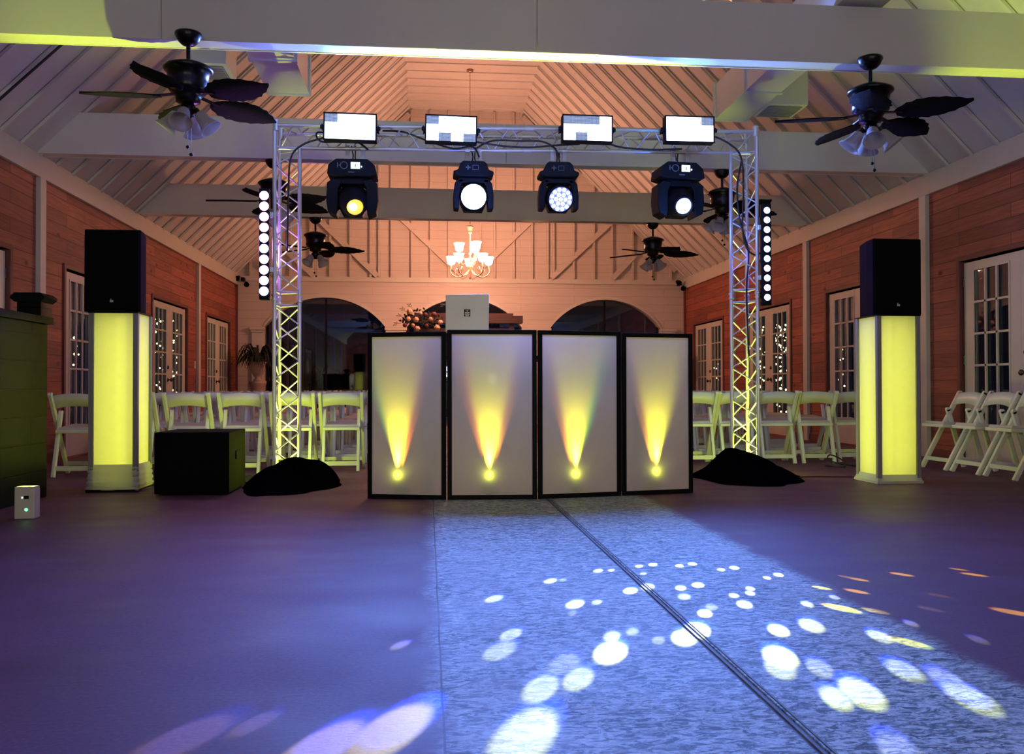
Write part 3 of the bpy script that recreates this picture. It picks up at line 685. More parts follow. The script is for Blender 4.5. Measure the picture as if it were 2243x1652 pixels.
def wash_head(x, z, rz, aim, label, full):
    t = thing('moving_head', label, 'moving head light', (x, TY, z), rz, 'moving head lights under the crossbeam')
    clamps(t, (-0.05, 0.055))
    b = MB(); b.prism([(-0.12, -0.25), (-0.17, -0.235), (-0.172, -0.205), (-0.13, -0.19), (-0.115, -0.14), (-0.09, -0.118), (0.09, -0.118), (0.115, -0.14), (0.13, -0.19), (0.172, -0.205), (0.17, -0.235), (0.12, -0.25)], (0, 0.2, 0), o=(0, -0.10, 0)); b.build('base', M['black'], t, bevel=0.008)
    mk = MB(); mk.box(-0.052, -0.044, -0.106, -0.099, -0.195, -0.155); mk.box(-0.068, -0.028, -0.106, -0.099, -0.179, -0.171)
    for (a0, a1, c0, c1) in ((-0.01, 0.04, -0.196, -0.193), (-0.01, 0.04, -0.158, -0.155), (-0.01, -0.007, -0.196, -0.155), (0.037, 0.04, -0.196, -0.155)): mk.box(a0, a1, -0.106, -0.099, c0, c1)
    mk.build('control_panel', M['mark'], t)
    y = MB(); y.prism([(-0.12, -0.25), (0.12, -0.25), (0.14, -0.30), (-0.14, -0.30)], (0, 0.14, 0), o=(0, -0.07, 0))
    for sx in (-1, 1):
        y.prism([(sx*0.07, -0.265), (sx*0.13, -0.262), (sx*0.16, -0.30), (sx*0.172, -0.40), (sx*0.170, -0.52), (sx*0.125, -0.525), (sx*0.113, -0.40), (sx*0.105, -0.32)][::sx], (0, 0.14, 0), o=(0, -0.07, 0))
    y.build('yoke', M['black'], t, bevel=0.01)
    pv = Vector((0, 0, -0.41)); d = (Vector(aim)-pv).normalized()
    hb = MB(); hb.prism([(-0.105, -0.33), (-0.07, -0.30), (0.07, -0.30), (0.105, -0.33), (0.112, -0.46), (0.08, -0.53), (-0.08, -0.53), (-0.112, -0.46)], (0, 0.09, 0), o=(0, -0.02, 0))
    ho = hb.lathe([(0.001, -0.10), (0.07, -0.095), (0.105, -0.06), (0.115, 0.0), (0.117, 0.09), (0.108, 0.095), (0.106, 0.085)], pv, d, 28).build('head', M['black'], t)
    if full:
        MB().lathe([(0.001, 0.094), (0.06, 0.092), (0.106, 0.084)], pv, d, 28).build('lens', M['lensblue'], ho)
    else:
        MB().lathe([(0.001, 0.086), (0.106, 0.084)], pv, d, 28).build('lens', M['lensbg'], ho)
        q = Vector((0, 0, 1)); u = d.cross(q).normalized(); v = u.cross(d)
        ring = [(0, 0)]+[(0.042, 60*k) for k in range(6)]+[(0.083, 30*k+15) for k in range(12)]
        for rr_, an in ring:
            c = pv+d*0.088+u*(rr_*math.cos(R(an)))+v*(rr_*math.sin(R(an)))
            MB().lathe([(0.001, 0.006), (0.012, 0.005), (0.0175, 0.0)], c, d, 12).build('led_cell', M['lensbluecell'], ho)
    return t
spot_head(-0.632, 2.79+zr(-0.632), 0.0, (0.055, -0.30, -0.60), 'black moving head with yellow glowing lens, leftmost under the crossbeam', False)
wash_head(0.389, 2.79+zr(0.389), 0.0, (0.0, -0.35, -0.46), 'black moving head with one solid white-blue disc, left of centre', True)
wash_head(1.125, 2.79+zr(1.125), 0.0, (0.05, -0.30, -0.52), 'black moving head showing many separate round white LEDs, right of centre', False)
spot_head(2.187, 2.79+zr(2.187), 0.10, (-0.03, -0.30, -0.56), 'black moving head with glaring blue-white lens, rightmost under the crossbeam', True)
light('moving_head_beam', 'SPOT', (2.17, TY-0.32, 2.25), HEAD_E, (0.12, 0.30, 1.0), None, aim=(1.5, 2.4, 0), spot_size=R(54), spot_blend=1.0, shadow_soft_size=0.06)
light('moving_head_beam', 'SPOT', (0.389, TY-0.25, 2.37), HEAD_E*0.6, (0.10, 0.26, 1.0), None, aim=(0.6, 2.4, 0), spot_size=R(54), spot_blend=1.0, shadow_soft_size=0.1)

# gobo projections: round dots of light with coloured edges ---------------
def floor_pt(px, py):          # where that pixel's sight line meets the floor
    d = fw*FPX+r2*(px-1121.5)-u2*(py-826); t = -HC/d.z; return Vector((d.x*t, d.y*t, 0))
def gobo(loc, dots, energy, cmain, cedge, shift):
    """dots: (floor point, angular radius in mrad, strength)"""
    loc = Vector(loc); cen = Vector((0, 0, 0))
    for p, r_, s_ in dots: cen += p
    cen /= len(dots)
    o = light('gobo_beam', 'SPOT', loc, energy, (1, 1, 1), None, aim=cen, spot_size=R(100), spot_blend=0.1, shadow_soft_size=0.004)
    d = o.data; d.use_nodes = True; nt = d.node_tree; L = nt.links.new; em = nt.nodes.get('Emission')
    g = N(nt, 'ShaderNodeNewGeometry'); I = g.outputs['Incoming']
    accA = accB = None
    for p, r_, s_ in dots:
        dv = (p-loc).normalized()*GSIGN; sh = (dv+Vector((0, 0.0, 1))*(shift*r_*0.001)*GSIGN).normalized()
        for which, vec in (('A', dv), ('B', sh)):
            vm = N(nt, 'ShaderNodeVectorMath', operation='DISTANCE'); L(I, vm.inputs[0]); vm.inputs[1].default_value = tuple(vec)
            r_m = (r_*0.62+0.6)*0.001
            v = math_(nt, 'MULTIPLY', math_(nt, 'SUBTRACT', r_m*1.10, vm.outputs['Value']), s_/(r_m*0.30))
            v = math_(nt, 'MINIMUM', v, s_)
            if which == 'A': accA = v if accA is None else math_(nt, 'MAXIMUM', accA, v)
            else: accB = v if accB is None else math_(nt, 'MAXIMUM', accB, v)
    accA = math_(nt, 'MAXIMUM', accA, 0.0); accB = math_(nt, 'MAXIMUM', accB, 0.0)
    a = N(nt, 'ShaderNodeVectorMath', operation='SCALE'); a.inputs[0].default_value = cmain; L(accA, a.inputs['Scale'])
    b_ = N(nt, 'ShaderNodeVectorMath', operation='SCALE'); b_.inputs[0].default_value = cedge; L(accB, b_.inputs['Scale'])
    ad = N(nt, 'ShaderNodeVectorMath', operation='ADD'); L(a.outputs[0], ad.inputs[0]); L(b_.outputs[0], ad.inputs[1])
    L(ad.outputs[0], em.inputs['Color']); em.inputs['Strength'].default_value = 1.0
    return o
def C7(x, y): return floor_pt(900+0.5988*x, 1080+0.5988*y)
D4 = [(C7(x, y), r_, s_) for x, y, r_, s_ in (
 (885,262,6,1),(835,268,5,.9),(850,296,4,.3),(1030,260,6,1),(983,267,5.5,1),(1183,274,6.5,1),(1135,281,5,.8),(1345,300,6,1),(1303,311,4.5,.8),(685,285,6,1),(733,283,4,.7),
 (510,322,7,1),(556,318,4,.35),(305,387,8,1),(600,407,9,1),(680,400,5,.45),(865,344,8,1),(803,358,8,1),(1050,337,7,1),(987,348,6,.9),(1000,380,7,.4),(1241,350,5,.9),(1241,367,5,1),
 (1182,376,5,.8),(1220,408,8,.9),(1075,441,7,1),(1100,417,6,.2),(1450,407,6,.8),(1550,382,5,.5),(1345,503,9,1),(1465,485,11,.75),(365,518,8,.8),(325,578,11,.6),(735,525,7,.5),(730,583,13,1.3),
 (1045,503,12,1.3),(1000,530,11,.9),(560,625,11,.2),(1350,600,13,1.2),(1350,640,11,.4),(1495,640,9,.3),(475,715,11,.8),(612,680,10,.7),(1715,525,9,.9),(1830,478,5,.5),(1805,650,11,.8),(1650,733,13,1.2),
 (1555,752,9,1),(1960,680,10,.45),(2050,752,13,1.1),(2075,537,6,.35),(415,890,17,1.1),(1790,945,10,.4),(590,440,4,.25),(905,540,5,.2),(810,508,5,.25))]
D4 += [(floor_pt(x, y), r_, s_) for x, y, r_, s_ in ((855, 1602, 17, 3.2), (700, 1640, 15, 3.0), (388, 1626, 15, .8), (553, 1588, 7, .7), (876, 1414, 5, 1.0))]
D1 = [(C7(x, y), r_, s_) for x, y, r_, s_ in ((1640,317,5,1),(1590,307,4,.4),(1795,298,6,1),(2005,280,4,.7),(2060,299,6,1),(1505,348,5,1),(1630,360,6,1),(1575,422,9,1),(1700,432,6,.45),(2205,437,8,1),(1820,547,8,.5),(1930,375,5,.15),(1900,425,5,.12))]
gobo((2.165, TY-0.30, 2.26), D4, GOBO_E, (0.9, 1.0, 0.22), (0.02, 0.10, 2.4), -0.32)
gobo((-0.585, TY-0.30, 2.26), D1, GOBO_E*3.4, (1.0, 1.35, 0.02), (0.35, 0.02, 0.01), -0.12)

# LED bars on the towers --------------------------------------------------
def led_bar(x, z0, z1, cols, label, rad):
    t = thing('led_bar', label, 'led bar light', (x, TY-0.17, z0), 0, 'upright led bars on the truss towers'); H = z1-z0
    b = MB(); b.box(-0.040, 0.040, -0.02, 0.05, -0.07, H+0.06); b.build('housing', M['black'], t, bevel=0.006)
    sx = 1 if x < 0 else -1
    for zz in (H*0.22, H*0.80): b = MB(); b.box(min(0, sx*0.10), max(0, sx*0.10), 0.035, 0.05, zz, zz+0.02); b.cyl((sx*0.04, 0.045, zz-0.01), (sx*0.04, 0.045, zz+0.03), 0.030, n=12); b.build('bracket', M['alu'], t)
    for i in range(10):
        z = H*(i+0.0)/9; mm = cols[i % len(cols)]
        MB().lathe([(0.001, 0.014), (rad*0.7, 0.011), (rad, 0.0)], (0, -0.021, z), (0, -1, 0), 18).build('led_lens', mm, t)
M['barA'] = emit('bar_violet', (0.75, 0.35, 1.0), BAR_E); M['barB'] = emit('bar_pink', (1.0, 0.30, 0.85), BAR_E); M['barC'] = emit('bar_blue', (0.30, 0.40, 1.0), BAR_E)
led_bar(-1.335, 1.560, 2.345, [M['barC'], M['barA'], M['barA'], M['barA'], M['barC'], M['barA'], M['barB'], M['barB'], M['barB'], M['barA']], 'upright led bar glowing violet-pink on the left truss tower', 0.038)
led_bar(2.925, 1.545, 2.300, [M['barC'], M['barA'], M['barC'], M['barB'], M['barC'], M['barC'], M['barC'], M['barC'], M['barC'], M['barC']], 'upright led bar glowing deep blue on the right truss tower', 0.029)
light('led_bar_light', 'AREA', (-1.335, TY-0.24, 1.95), BARL_E, (0.55, 0.12, 1.0), None, aim=(-2.6, 4, 1.8), shape='RECTANGLE', size=0.06, size_y=0.8)
light('led_bar_halo_fill', 'POINT', (-1.47, TY-0.05, 1.95), BARL_E*2.8, (0.55, 0.16, 1.0), None, shadow_soft_size=0.10)  # added fill beside the bar for the violet halo around it
light('led_bar_halo_fill', 'POINT', (3.06, TY-0.05, 1.92), BARL_E*1.2, (0.16, 0.10, 1.0), None, shadow_soft_size=0.10)  # added blue halo fill beside the right bar
light('moving_head_glare_fill', 'POINT', (2.17, TY-0.42, 2.22), HEAD_E*0.05, (0.08, 0.25, 1.0), None, shadow_soft_size=0.06)  # added point fill standing in for lens glare around this head
light('moving_head_glare_fill', 'POINT', (0.389, TY-0.34, 2.36), HEAD_E*0.04, (0.10, 0.20, 1.0), None, shadow_soft_size=0.06)  # glare fill added likewise before the wash head
light('led_bar_light', 'AREA', (2.925, TY-0.24, 1.92), BARL_E, (0.16, 0.10, 1.0), None, aim=(4.6, 5, 1.8), shape='RECTANGLE', size=0.06, size_y=0.8)

# cables on the truss ------------------------------------------------------
def cable(label, pts, r_=0.008):
    # smooth the path
    P = [Vector(p) for p in pts]; out = []
    for i in range(len(P)-1):
        p0, p1, p2, p3 = P[max(i-1, 0)], P[i], P[i+1], P[min(i+2, len(P)-1)]
        for k in range(6):
            u = k/6; out.append(0.5*((2*p1)+(p2-p0)*u+(2*p0-5*p1+4*p2-p3)*u*u+(3*p1-p0-3*p2+p3)*u**3))
    out.append(P[-1]); tag(MB().tube(out, r_, 6).build('cable', M['cable']), label, 'cable')
cable('black cable from the left tower top looping behind the first strobe panel', [(-1.16, 7.38, 1.9), (-1.15, 7.38, 2.4), (-1.13, 7.38, 2.68), (-1.03, 7.40, 2.80), (-0.86, 7.4, 2.86), (-0.80, 7.4, 2.89), (-0.92, 7.4, 2.90), (-0.88, 7.42, 2.83), (-0.62, 7.45, 2.85), (-0.5, 7.45, 2.78)])
cable('black cable swagging between the first and second strobe panels', [(-0.38, 7.5, 2.96), (-0.2, 7.42, 2.93), (0.0, 7.42, 2.86), (0.22, 7.42, 2.80), (0.38, 7.45, 2.83), (0.44, 7.45, 2.74)])
cable('black cable swagging between the second and third strobe panels', [(0.40, 7.42, 2.80), (0.55, 7.42, 2.875), (0.78, 7.42, 2.88), (0.97, 7.42, 2.88), (1.08, 7.42, 2.83), (1.13, 7.44, 2.75)])
cable('lower black cable drooping right of the second strobe panel', [(0.36, 7.42, 2.87), (0.6, 7.40, 2.83), (0.85, 7.40, 2.82), (1.05, 7.40, 2.84), (1.3, 7.40, 2.86)])
cable('black cable drooping between the third and fourth strobe panels', [(1.50, 7.40, 2.90), (1.62, 7.40, 2.85), (1.8, 7.40, 2.83), (2.0, 7.40, 2.83), (2.2, 7.40, 2.84)])
cable('black cable curving down from the fourth panel into the right tower', [(2.43, 7.38, 2.97), (2.60, 7.38, 2.90), (2.72, 7.38, 2.78), (2.75, 7.40, 2.5), (2.74, 7.40, 2.15), (2.78, 7.40, 1.98), (2.85, 7.38, 1.92), (2.90, 7.38, 1.95)])
cable('black cable hanging inside the right tower', [(2.74, 7.42, 2.75), (2.70, 7.42, 2.5), (2.73, 7.42, 2.2), (2.80, 7.42, 1.95), (2.78, 7.42, 1.6), (2.80, 7.42, 1.0)])

# uplights standing inside the tower feet
for x, lb in ((-1.20, 'round black uplight inside the foot of the left truss tower'), (2.80, 'round black uplight inside the foot of the right truss tower')):
    t = thing('uplight', lb, 'uplight', (x, TY, 0.013))
    MB().lathe([(0.001, 0), (0.045, 0), (0.048, 0.15), (0.044, 0.155), (0.040, 0.145)], n=18).build('body', M['black'], t)
    MB().lathe([(0.001, 0.148), (0.040, 0.146)], n=16).build('lens', M['yglow'], t)
    light('uplight_beam', 'SPOT', (x, TY, 0.19), TOW_E, YG, t, aim=(x+(0.02 if x < 0 else -0.02), TY, 3), spot_size=R(70), spot_blend=1.0, shadow_soft_size=0.03)
    light('uplight_spill', 'POINT', (x, TY-0.02, 0.21), TOW_E*0.06, YG, t, shadow_soft_size=0.03)

# black cloth over the truss feet -------------------------------------------
def mound(cx, cy, rx, ry, h, peak, label, seed):
    rnd = random.Random(seed); n, m = 40, 14; vs = []; ph = [rnd.uniform(0, 6.28) for _ in range(6)]
    for j in range(m+1):
        q = j/m
        for i in range(n):
            a = 2*PI*i/n; wob = 1+0.07*math.sin(3*a+ph[0])+0.05*math.sin(7*a+ph[1])+0.03*math.sin(13*a+ph[2])
            x = rx*q*wob*math.cos(a); y = ry*q*wob*math.sin(a)
            z = h*(1-q**1.5)*(1+0.30*math.sin(5*a+ph[3]))+0.05*math.sin(11*a+ph[4]+6*q)*q*(1-q)*2+0.03*math.sin(17*a+9*q+ph[5])*q*(1-q)*2
            z += peak[2]*math.exp(-((x-peak[0])**2+(y-peak[1])**2)/0.02)
            vs.append((x, y, max(0.004, z+0.004) if j < m else 0.002))
    fs = [((j*n+i), (j*n+(i+1) % n), ((j+1)*n+(i+1) % n), ((j+1)*n+i)) for j in range(m) for i in range(n)]
    fs = [f_[::-1] for f_ in fs]
    b = MB().add(vs, fs, True); o = b.build('cloth_cover', M['cloth']); o.location = (cx, cy, 0); sm = o.modifiers.new('sub', 'SUBSURF'); sm.levels = 1; sm.render_levels = 1
    tag(o, label, 'cloth', 'black cloths over the truss feet')
mound(-1.07, 7.06, 0.365, 0.72, 0.17, (0.2, 0.35, 0.08), 'rumpled black cloth over the foot of the left truss tower', 3)
mound(2.66, 7.15, 0.43, 0.62, 0.16, (-0.17, 0.0, 0.10), 'rumpled black cloth over the foot of the right truss tower', 8)
# ================================================================== booth facade
fac = thing('booth_facade', 'four-panel white fabric booth front in black frames with glowing fans', 'facade', (0, 6.0, 0))
FP = [(-0.423, 0.136, 1.136), (0.127, 0.0, 1.163), (0.752, -0.03, 1.163), (1.368, 0.09, 1.160), (1.924, 0.205, 1.150)]
for i in range(4):
    (xa, ya, ha), (xb, yb, hb) = FP[i], FP[i+1]
    A, B = Vector((xa, ya, 0)), Vector((xb, yb, 0)); d = (B-A).normalized(); n = Vector((d.y, -d.x, 0))
    if n.y > 0: n = -n
    A = A+d*0.006; B = B-d*0.006; Ln = (B-A).length; h = (ha+hb)/2; t_ = 0.030
    fb = MB()
    def fbar(s0, s1, z0, z1, th=0.025):
        p, q = A+d*s0, A+d*s1
        fb.hexa([p+Vector((0, 0, z0)), q+Vector((0, 0, z0)), q-n*th+Vector((0, 0, z0)), p-n*th+Vector((0, 0, z0)), p+Vector((0, 0, z1)), q+Vector((0, 0, z1)), q-n*th+Vector((0, 0, z1)), p-n*th+Vector((0, 0, z1))])
    fbar(0, t_, 0, h); fbar(Ln-t_, Ln, 0, h); fbar(t_, Ln-t_, 0, t_); fbar(t_, Ln-t_, h-t_, h)
    fb.build('panel_frame', M['black'], fac, bevel=0.003)
    sb = MB(); p, q = A+d*t_*0.9-n*0.012, B-d*t_*0.9-n*0.012; g = 12; vs = []
    for a_ in range(g+1):
        for b_ in range(g+1):
            u, v = a_/g, b_/g; e = 0.004*math.sin(u*9+i)*((v > 0.9) or (v < 0.05)); P_ = p.lerp(q, u); vs.append((P_.x, P_.y, t_*0.9+v*(h-2*t_*0.9)))
    sb.add(vs, [(a_*(g+1)+b_, (a_+1)*(g+1)+b_, (a_+1)*(g+1)+b_+1, a_*(g+1)+b_+1) for a_ in range(g) for b_ in range(g)], True)
    sb.build('fabric_panel', M['facadecloth'], fac)
    # uplight can standing behind the fabric
    fr = (0.40, 0.47, 0.44, 0.47)[i]; c = A.lerp(B, fr)-n*0.068; c.y += 6.0
    ul = thing('uplight', ('black uplight behind the leftmost booth panel', 'black uplight behind the second booth panel', 'black uplight behind the third booth panel', 'black uplight behind the rightmost booth panel')[i], 'uplight', (c.x, c.y, 0), math.atan2(d.y, d.x), 'uplights inside the booth')
    MB().box(-0.05, 0.05, -0.032, 0.06, 0, 0.155).build('body', M['black'], ul, bevel=0.004)
    MB().lathe([(0.001, 0.1565), (0.036, 0.156)], n=16).build('lens', M['yglow'], ul)
    top = A.lerp(B, fr)-n*0.012; top.y += 6.0
    base = Vector((c.x, c.y, 0.172))+n*0.035
    light('uplight_beam', 'SPOT', base, FAC_E, (1.0, 0.92, 0.03), ul, aim=(top.x, top.y, 1.22), spot_size=R(34), spot_blend=1.0, shadow_soft_size=0.012)
    ca_, cb_ = (((0.2, 1.0, 0.02), (1.0, 0.25, 0.02)), ((1.0, 0.25, 0.04), (1.0, 0.40, 0.02)), ((1.0, 0.35, 0.03), (0.15, 1.0, 0.08)), ((1.0, 0.4, 0.03), (0.9, 0.8, 0.03)))[i]
    for sgn, cc in ((-1, ca_), (1, cb_)):
        tt = Vector((top.x, top.y, 1.0))+d*(sgn*0.20)
        light('uplight_beam', 'SPOT', base+d*sgn*0.02, FAC_E*0.28, cc, ul, aim=tt, spot_size=R(15), spot_blend=1.0, shadow_soft_size=0.01)
    light('uplight_spill', 'POINT', base+n*0.0+Vector((0, 0, -0.010)), FAC_E*0.0007, (0.95, 1.0, 0.06), ul, shadow_soft_size=0.005)
light('booth_fill_light', 'POINT', (0.75, 6.5, 1.45), BOOTH_E, (0.40, 0.42, 1.0), None, shadow_soft_size=0.12)  # added blue fill behind the fabric to tint the panel tops; no fixture

# table, stand and laptop behind the facade
t = thing('dj_table', 'black topped table mostly hidden behind the booth front', 'table', (0.75, 6.62, 0))
b = MB(); b.box(-0.75, 0.75, -0.28, 0.28, 0.97, 1.0); b.build('tabletop', M['black'], t, bevel=0.004)
for x in (-0.7, 0.7):
    for y in (-0.24, 0.24): MB().box(x-0.02, x+0.02, y-0.02, y+0.02, 0, 0.97).build('leg', M['black'], t)
t = thing('laptop_stand', 'black laptop stand on the table behind the booth front', 'stand', (0.285, 6.52, 1.0))
b = MB(); b.box(-0.12, 0.12, -0.10, 0.10, 0, 0.01); b.box(-0.12, -0.10, -0.01, 0.01, 0.01, 0.17); b.box(0.10, 0.12, -0.01, 0.01, 0.01, 0.17); b.box(-0.13, 0.13, -0.11, 0.11, 0.17, 0.178); b.build('frame', M['black'], t)
t = thing('laptop', 'open silver laptop seen from behind, with a small black sticker', 'laptop', (0.287, 6.40, 1.179), 0.02)
b = MB(); b.box(-0.158, 0.158, 0.0, 0.22, 0, 0.014); b.build('keyboard_base', M['silver'], t, bevel=0.004)
lid = MB(); lid.hexa([(-0.158, -0.008, 0.01), (0.158, -0.008, 0.01), (0.158, 0.0, 0.01), (-0.158, 0.0, 0.01), (-0.158, -0.038, 0.262), (0.158, -0.038, 0.272), (0.158, -0.030, 0.272), (-0.158, -0.030, 0.262)])
lo = lid.build('lid', M['silver'], t, bevel=0.003)
def lidq(b_, x0, x1, z0, z1, e): b_.hexa([(x0, -0.008-0.030*(z0-0.01)/0.255-e, z0), (x1, -0.008-0.030*(z0-0.01)/0.255-e, z0), (x1, -0.009-0.030*(z0-0.01)/0.255, z0), (x0, -0.009-0.030*(z0-0.01)/0.255, z0), (x0, -0.008-0.030*(z1-0.01)/0.255-e, z1), (x1, -0.008-0.030*(z1-0.01)/0.255-e, z1), (x1, -0.009-0.030*(z1-0.01)/0.255, z1), (x0, -0.009-0.030*(z1-0.01)/0.255, z1)])
st = MB(); lidq(st, -0.024, 0.022, 0.108, 0.160, 0.0015); so = st.build('sticker', M['black'], lo)
st = MB()
lidq(st, -0.018, 0.016, 0.152, 0.155, 0.0025); lidq(st, -0.004, 0.003, 0.143, 0.150, 0.0025); lidq(st, -0.018, 0.017, 0.130, 0.140, 0.0025); lidq(st, -0.019, 0.017, 0.120, 0.127, 0.0025); lidq(st, -0.015, 0.013, 0.1105, 0.1175, 0.0025)
st.build('sticker_print', M['trim'], so)

# ================================================================== lit columns and loudspeakers
def lit_column(cx, cy, w_, h, label, bunched):
    t = thing('lit_column', label, 'lit column', (cx, cy, 0), 0, 'glowing columns under the loudspeakers'); a = w_/2
    b = MB()
    for (x0, y0, x1, y1) in ((-a, -a, a, -a), (a, -a, a, a), (a, a, -a, a), (-a, a, -a, -a)): b.add([(x0, y0, 0.03), (x1, y1, 0.03), (x1, y1, h-0.01), (x0, y0, h-0.01)], [(0, 1, 2, 3)])
    b.build('fabric_sleeve', M['fabric'], t)
    for sx in (-1, 1):
        for sy in (-1, 1):
            MB().box(sx*a-0.017, sx*a+0.017, sy*a-0.017, sy*a+0.017, 0.02, h-0.01).build('corner_post', M['grey'], t)
    MB().box(-a-0.02, a+0.02, -a-0.02, a+0.02, h-0.01, h).build('top_plate', M['black'], t)
    MB().box(-a-0.03, a+0.03, -a-0.03, a+0.03, 0, 0.02).build('base_plate', M['trim'] if not bunched else M['black'], t)
    MB().cyl((0, 0, 0.05 if not bunched else 0.02), (0, 0, h-0.02), 0.035, n=14).build('added_light_tube', M['ytube'], t)  # added glowing tube, standing in for an uplight inside the column
    if bunched:
        n = 48; m = 16; vs = []
        for j in range(m+1):
            z = 0.004+0.20*j/m
            for i in range(n):
                u = i/n*4; k = int(u); v = u-k; cs = [(-a, -a), (a, -a), (a, a), (-a, a)]; p = cs[k % 4]; q = cs[(k+1) % 4]
                x = p[0]+(q[0]-p[0])*v; y = p[1]+(q[1]-p[1])*v; o_ = 1.10+0.05*math.sin(j*1.9+x*9+y*6)*(1-j/m)+0.02*math.sin(j*3.1+x*22)
                o_ = o_+(1-j/m)*0.06 if j < m else 1.06
                vs.append((x*o_, y*o_, z))
        fs = [(j*n+i, j*n+(i+1) % n, (j+1)*n+(i+1) % n, (j+1)*n+i) for j in range(m) for i in range(n)]
        MB().add(vs, fs, True).build('bunched_hem', M['hem'], t)
    else:
        b = MB()
        for (x0, y0, x1, y1) in ((-1, -1, 1, -1), (1, -1, 1, 1), (1, 1, -1, 1), (-1, 1, -1, -1)):
            a1, a2 = a+0.008, a+0.025; b.add([(x0*a2, y0*a2, 0.02), (x1*a2, y1*a2, 0.02), (x1*a1, y1*a1, 0.07), (x0*a1, y0*a1, 0.07)], [(0, 1, 2, 3)])
        b.build('hem', M['hem'], t)
M['hem'] = scrim('white_hem_cloth', (0.72, 0.72, 0.64), 0.25, 0.0)
lit_column(-2.312, 6.88, 0.315, 1.333, 'yellow glowing fabric column at left with bunched crumpled hem', True)
lit_column(3.728, 6.80, 0.325, 1.342, 'yellow glowing fabric column at right with tidy flared hem', False)
def speaker(cx, cy, z, rz, label):
    t = thing('loudspeaker', label, 'loudspeaker', (cx, cy, z), rz, 'loudspeakers on the glowing columns')
    b = MB(); b.prism([(-0.203, -0.18), (0.203, -0.18), (0.19, -0.05), (0.13, 0.18), (-0.13, 0.18), (-0.19, -0.05)], (0, 0, 0.61), u=(1, 0, 0), v=(0, 1, 0)); b.build('cabinet', M['blackrough'], t, bevel=0.010)
    MB().box(-0.193, 0.193, -0.192, -0.179, 0.012, 0.598).build('grille', M['blackrough'], t, bevel=0.006)
    g = MB(); g.box(-0.012, 0.012, -0.196, -0.1915, 0.068, 0.084); g.box(-0.009, -0.002, -0.196, -0.1915, 0.087, 0.093); g.build('badge', M['trim'], t)
speaker(-2.325, 6.90, 1.334, 0.0, 'black loudspeaker on the glowing column at left')
speaker(3.735, 6.83, 1.343, 0.0, 'black loudspeaker on the glowing column at right')
t = thing('subwoofer', 'black box subwoofer on the floor right of the left column', 'subwoofer', (-1.68, 6.73, 0), 0.0)
b = MB(); b.box(-0.26, 0.26, -0.285, 0.285, 0.01, 0.45); b.build('cabinet', M['blackrough'], t, bevel=0.008)
MB().box(-0.245, 0.245, -0.295, -0.284, 0.025, 0.435).build('grille', M['blackrough'], t)
b = MB(); b.box(0.259, 0.266, -0.06, 0.06, 0.24, 0.30); b.build('side_handle', M['blackrough'], t)

# ================================================================== battery uplights
def wall_uplight(x, y, label, e, aim):
    t = thing('battery_uplight', label, 'uplight', (x, y, 0), 0)
    b = MB(); b.box(-0.056, 0.056, -0.063, 0.020, 0, 0.178); b.build('body', M['paint'], t, bevel=0.006)
    b = MB()
    for (x0, x1, y0, y1) in ((-0.054, 0.054, -0.061, -0.055), (-0.054, 0.054, 0.012, 0.018), (-0.054, -0.048, -0.06, 0.018), (0.048, 0.054, -0.06, 0.018)): b.box(x0, x1, y0, y1, 0.178, 0.188)
    b.build('rim', M['paint'], t)
    for i in (-1, 1):
        for j_ in (-1, 1): MB().lathe([(0.001, 0.186), (0.013, 0.183), (0.016, 0.179)], (i*0.024, j_*0.018-0.021, 0), n=12).build('led_lens', M['yglow'], t)
    MB().box(0.0, 0.026, -0.066, -0.0625, 0.118, 0.136).build('display', M['black'], t)
    MB().box(-0.014, -0.007, -0.066, -0.0625, 0.122, 0.130).build('button', M['screen'], t)
    MB().lathe([(0.001, 0.003), (0.009, 0.0)], (0.012, -0.0632, 0.055), (0, -1, 0), 12).build('status_light', M['greenled'], t)
    light('uplight_beam', 'SPOT', (x, y-0.02, 0.20), e, YG, t, aim=aim, spot_size=R(33), spot_blend=0.9, shadow_soft_size=0.03)
M['greenled'] = emit('green_status_led', (0.05, 1.0, 0.15), 8)
wall_uplight(-2.352, 5.44, 'small white battery uplight on the floor at far left', UPL_E, (-2.28, 6.15, 3.1))
wall_uplight(4.30, 5.44, 'small white battery uplight by the right wall, beyond the frame', UPL_E*0.8, (4.45, 6.05, 3.1))

# ================================================================== plank bar at left
t = thing('bar_counter', 'dark weathered plank bar counter with capped post at far left', 'bar', (-3.15, 5.55, 0))
b = MB(); b.box(-0.42, 0.46, -1.35, 0.95, 0.0, 1.22); b.build('plank_front', M['barwood'], t, bevel=0.004)
b = MB(); b.box(-0.45, 0.49, -1.38, 0.98, 1.22, 1.27); b.build('counter_top', M['barwood'], t, bevel=0.004)
p = MB(); p.box(0.30, 0.46, 0.84, 1.02, 1.27, 1.37); po = p.build('corner_post', M['barwood'], t)
p = MB(); p.prism([(-0.085, 0), (0.085, 0), (0.115, 0.025), (0.115, 0.04), (0.085, 0.065), (-0.085, 0.065), (-0.115, 0.04), (-0.115, 0.025)], (0, 0.22, 0), o=(0.375, 0.82, 1.37)); p.build('post_cap', M['black'], po, bevel=0.004)
p = MB(); p.box(0.461, 0.50, -0.75, 0.18, 0.82, 0.835); p.box(0.461, 0.475, -0.75, 0.12, 0.835, 0.90); p.build('ledge', M['black'], t)
p = MB()
for y in (-0.30, -0.16, -0.02): p.box(0.475, 0.479, y, y+0.06, 0.845, 0.88)
p.build('ledge_labels', M['mark'], t)

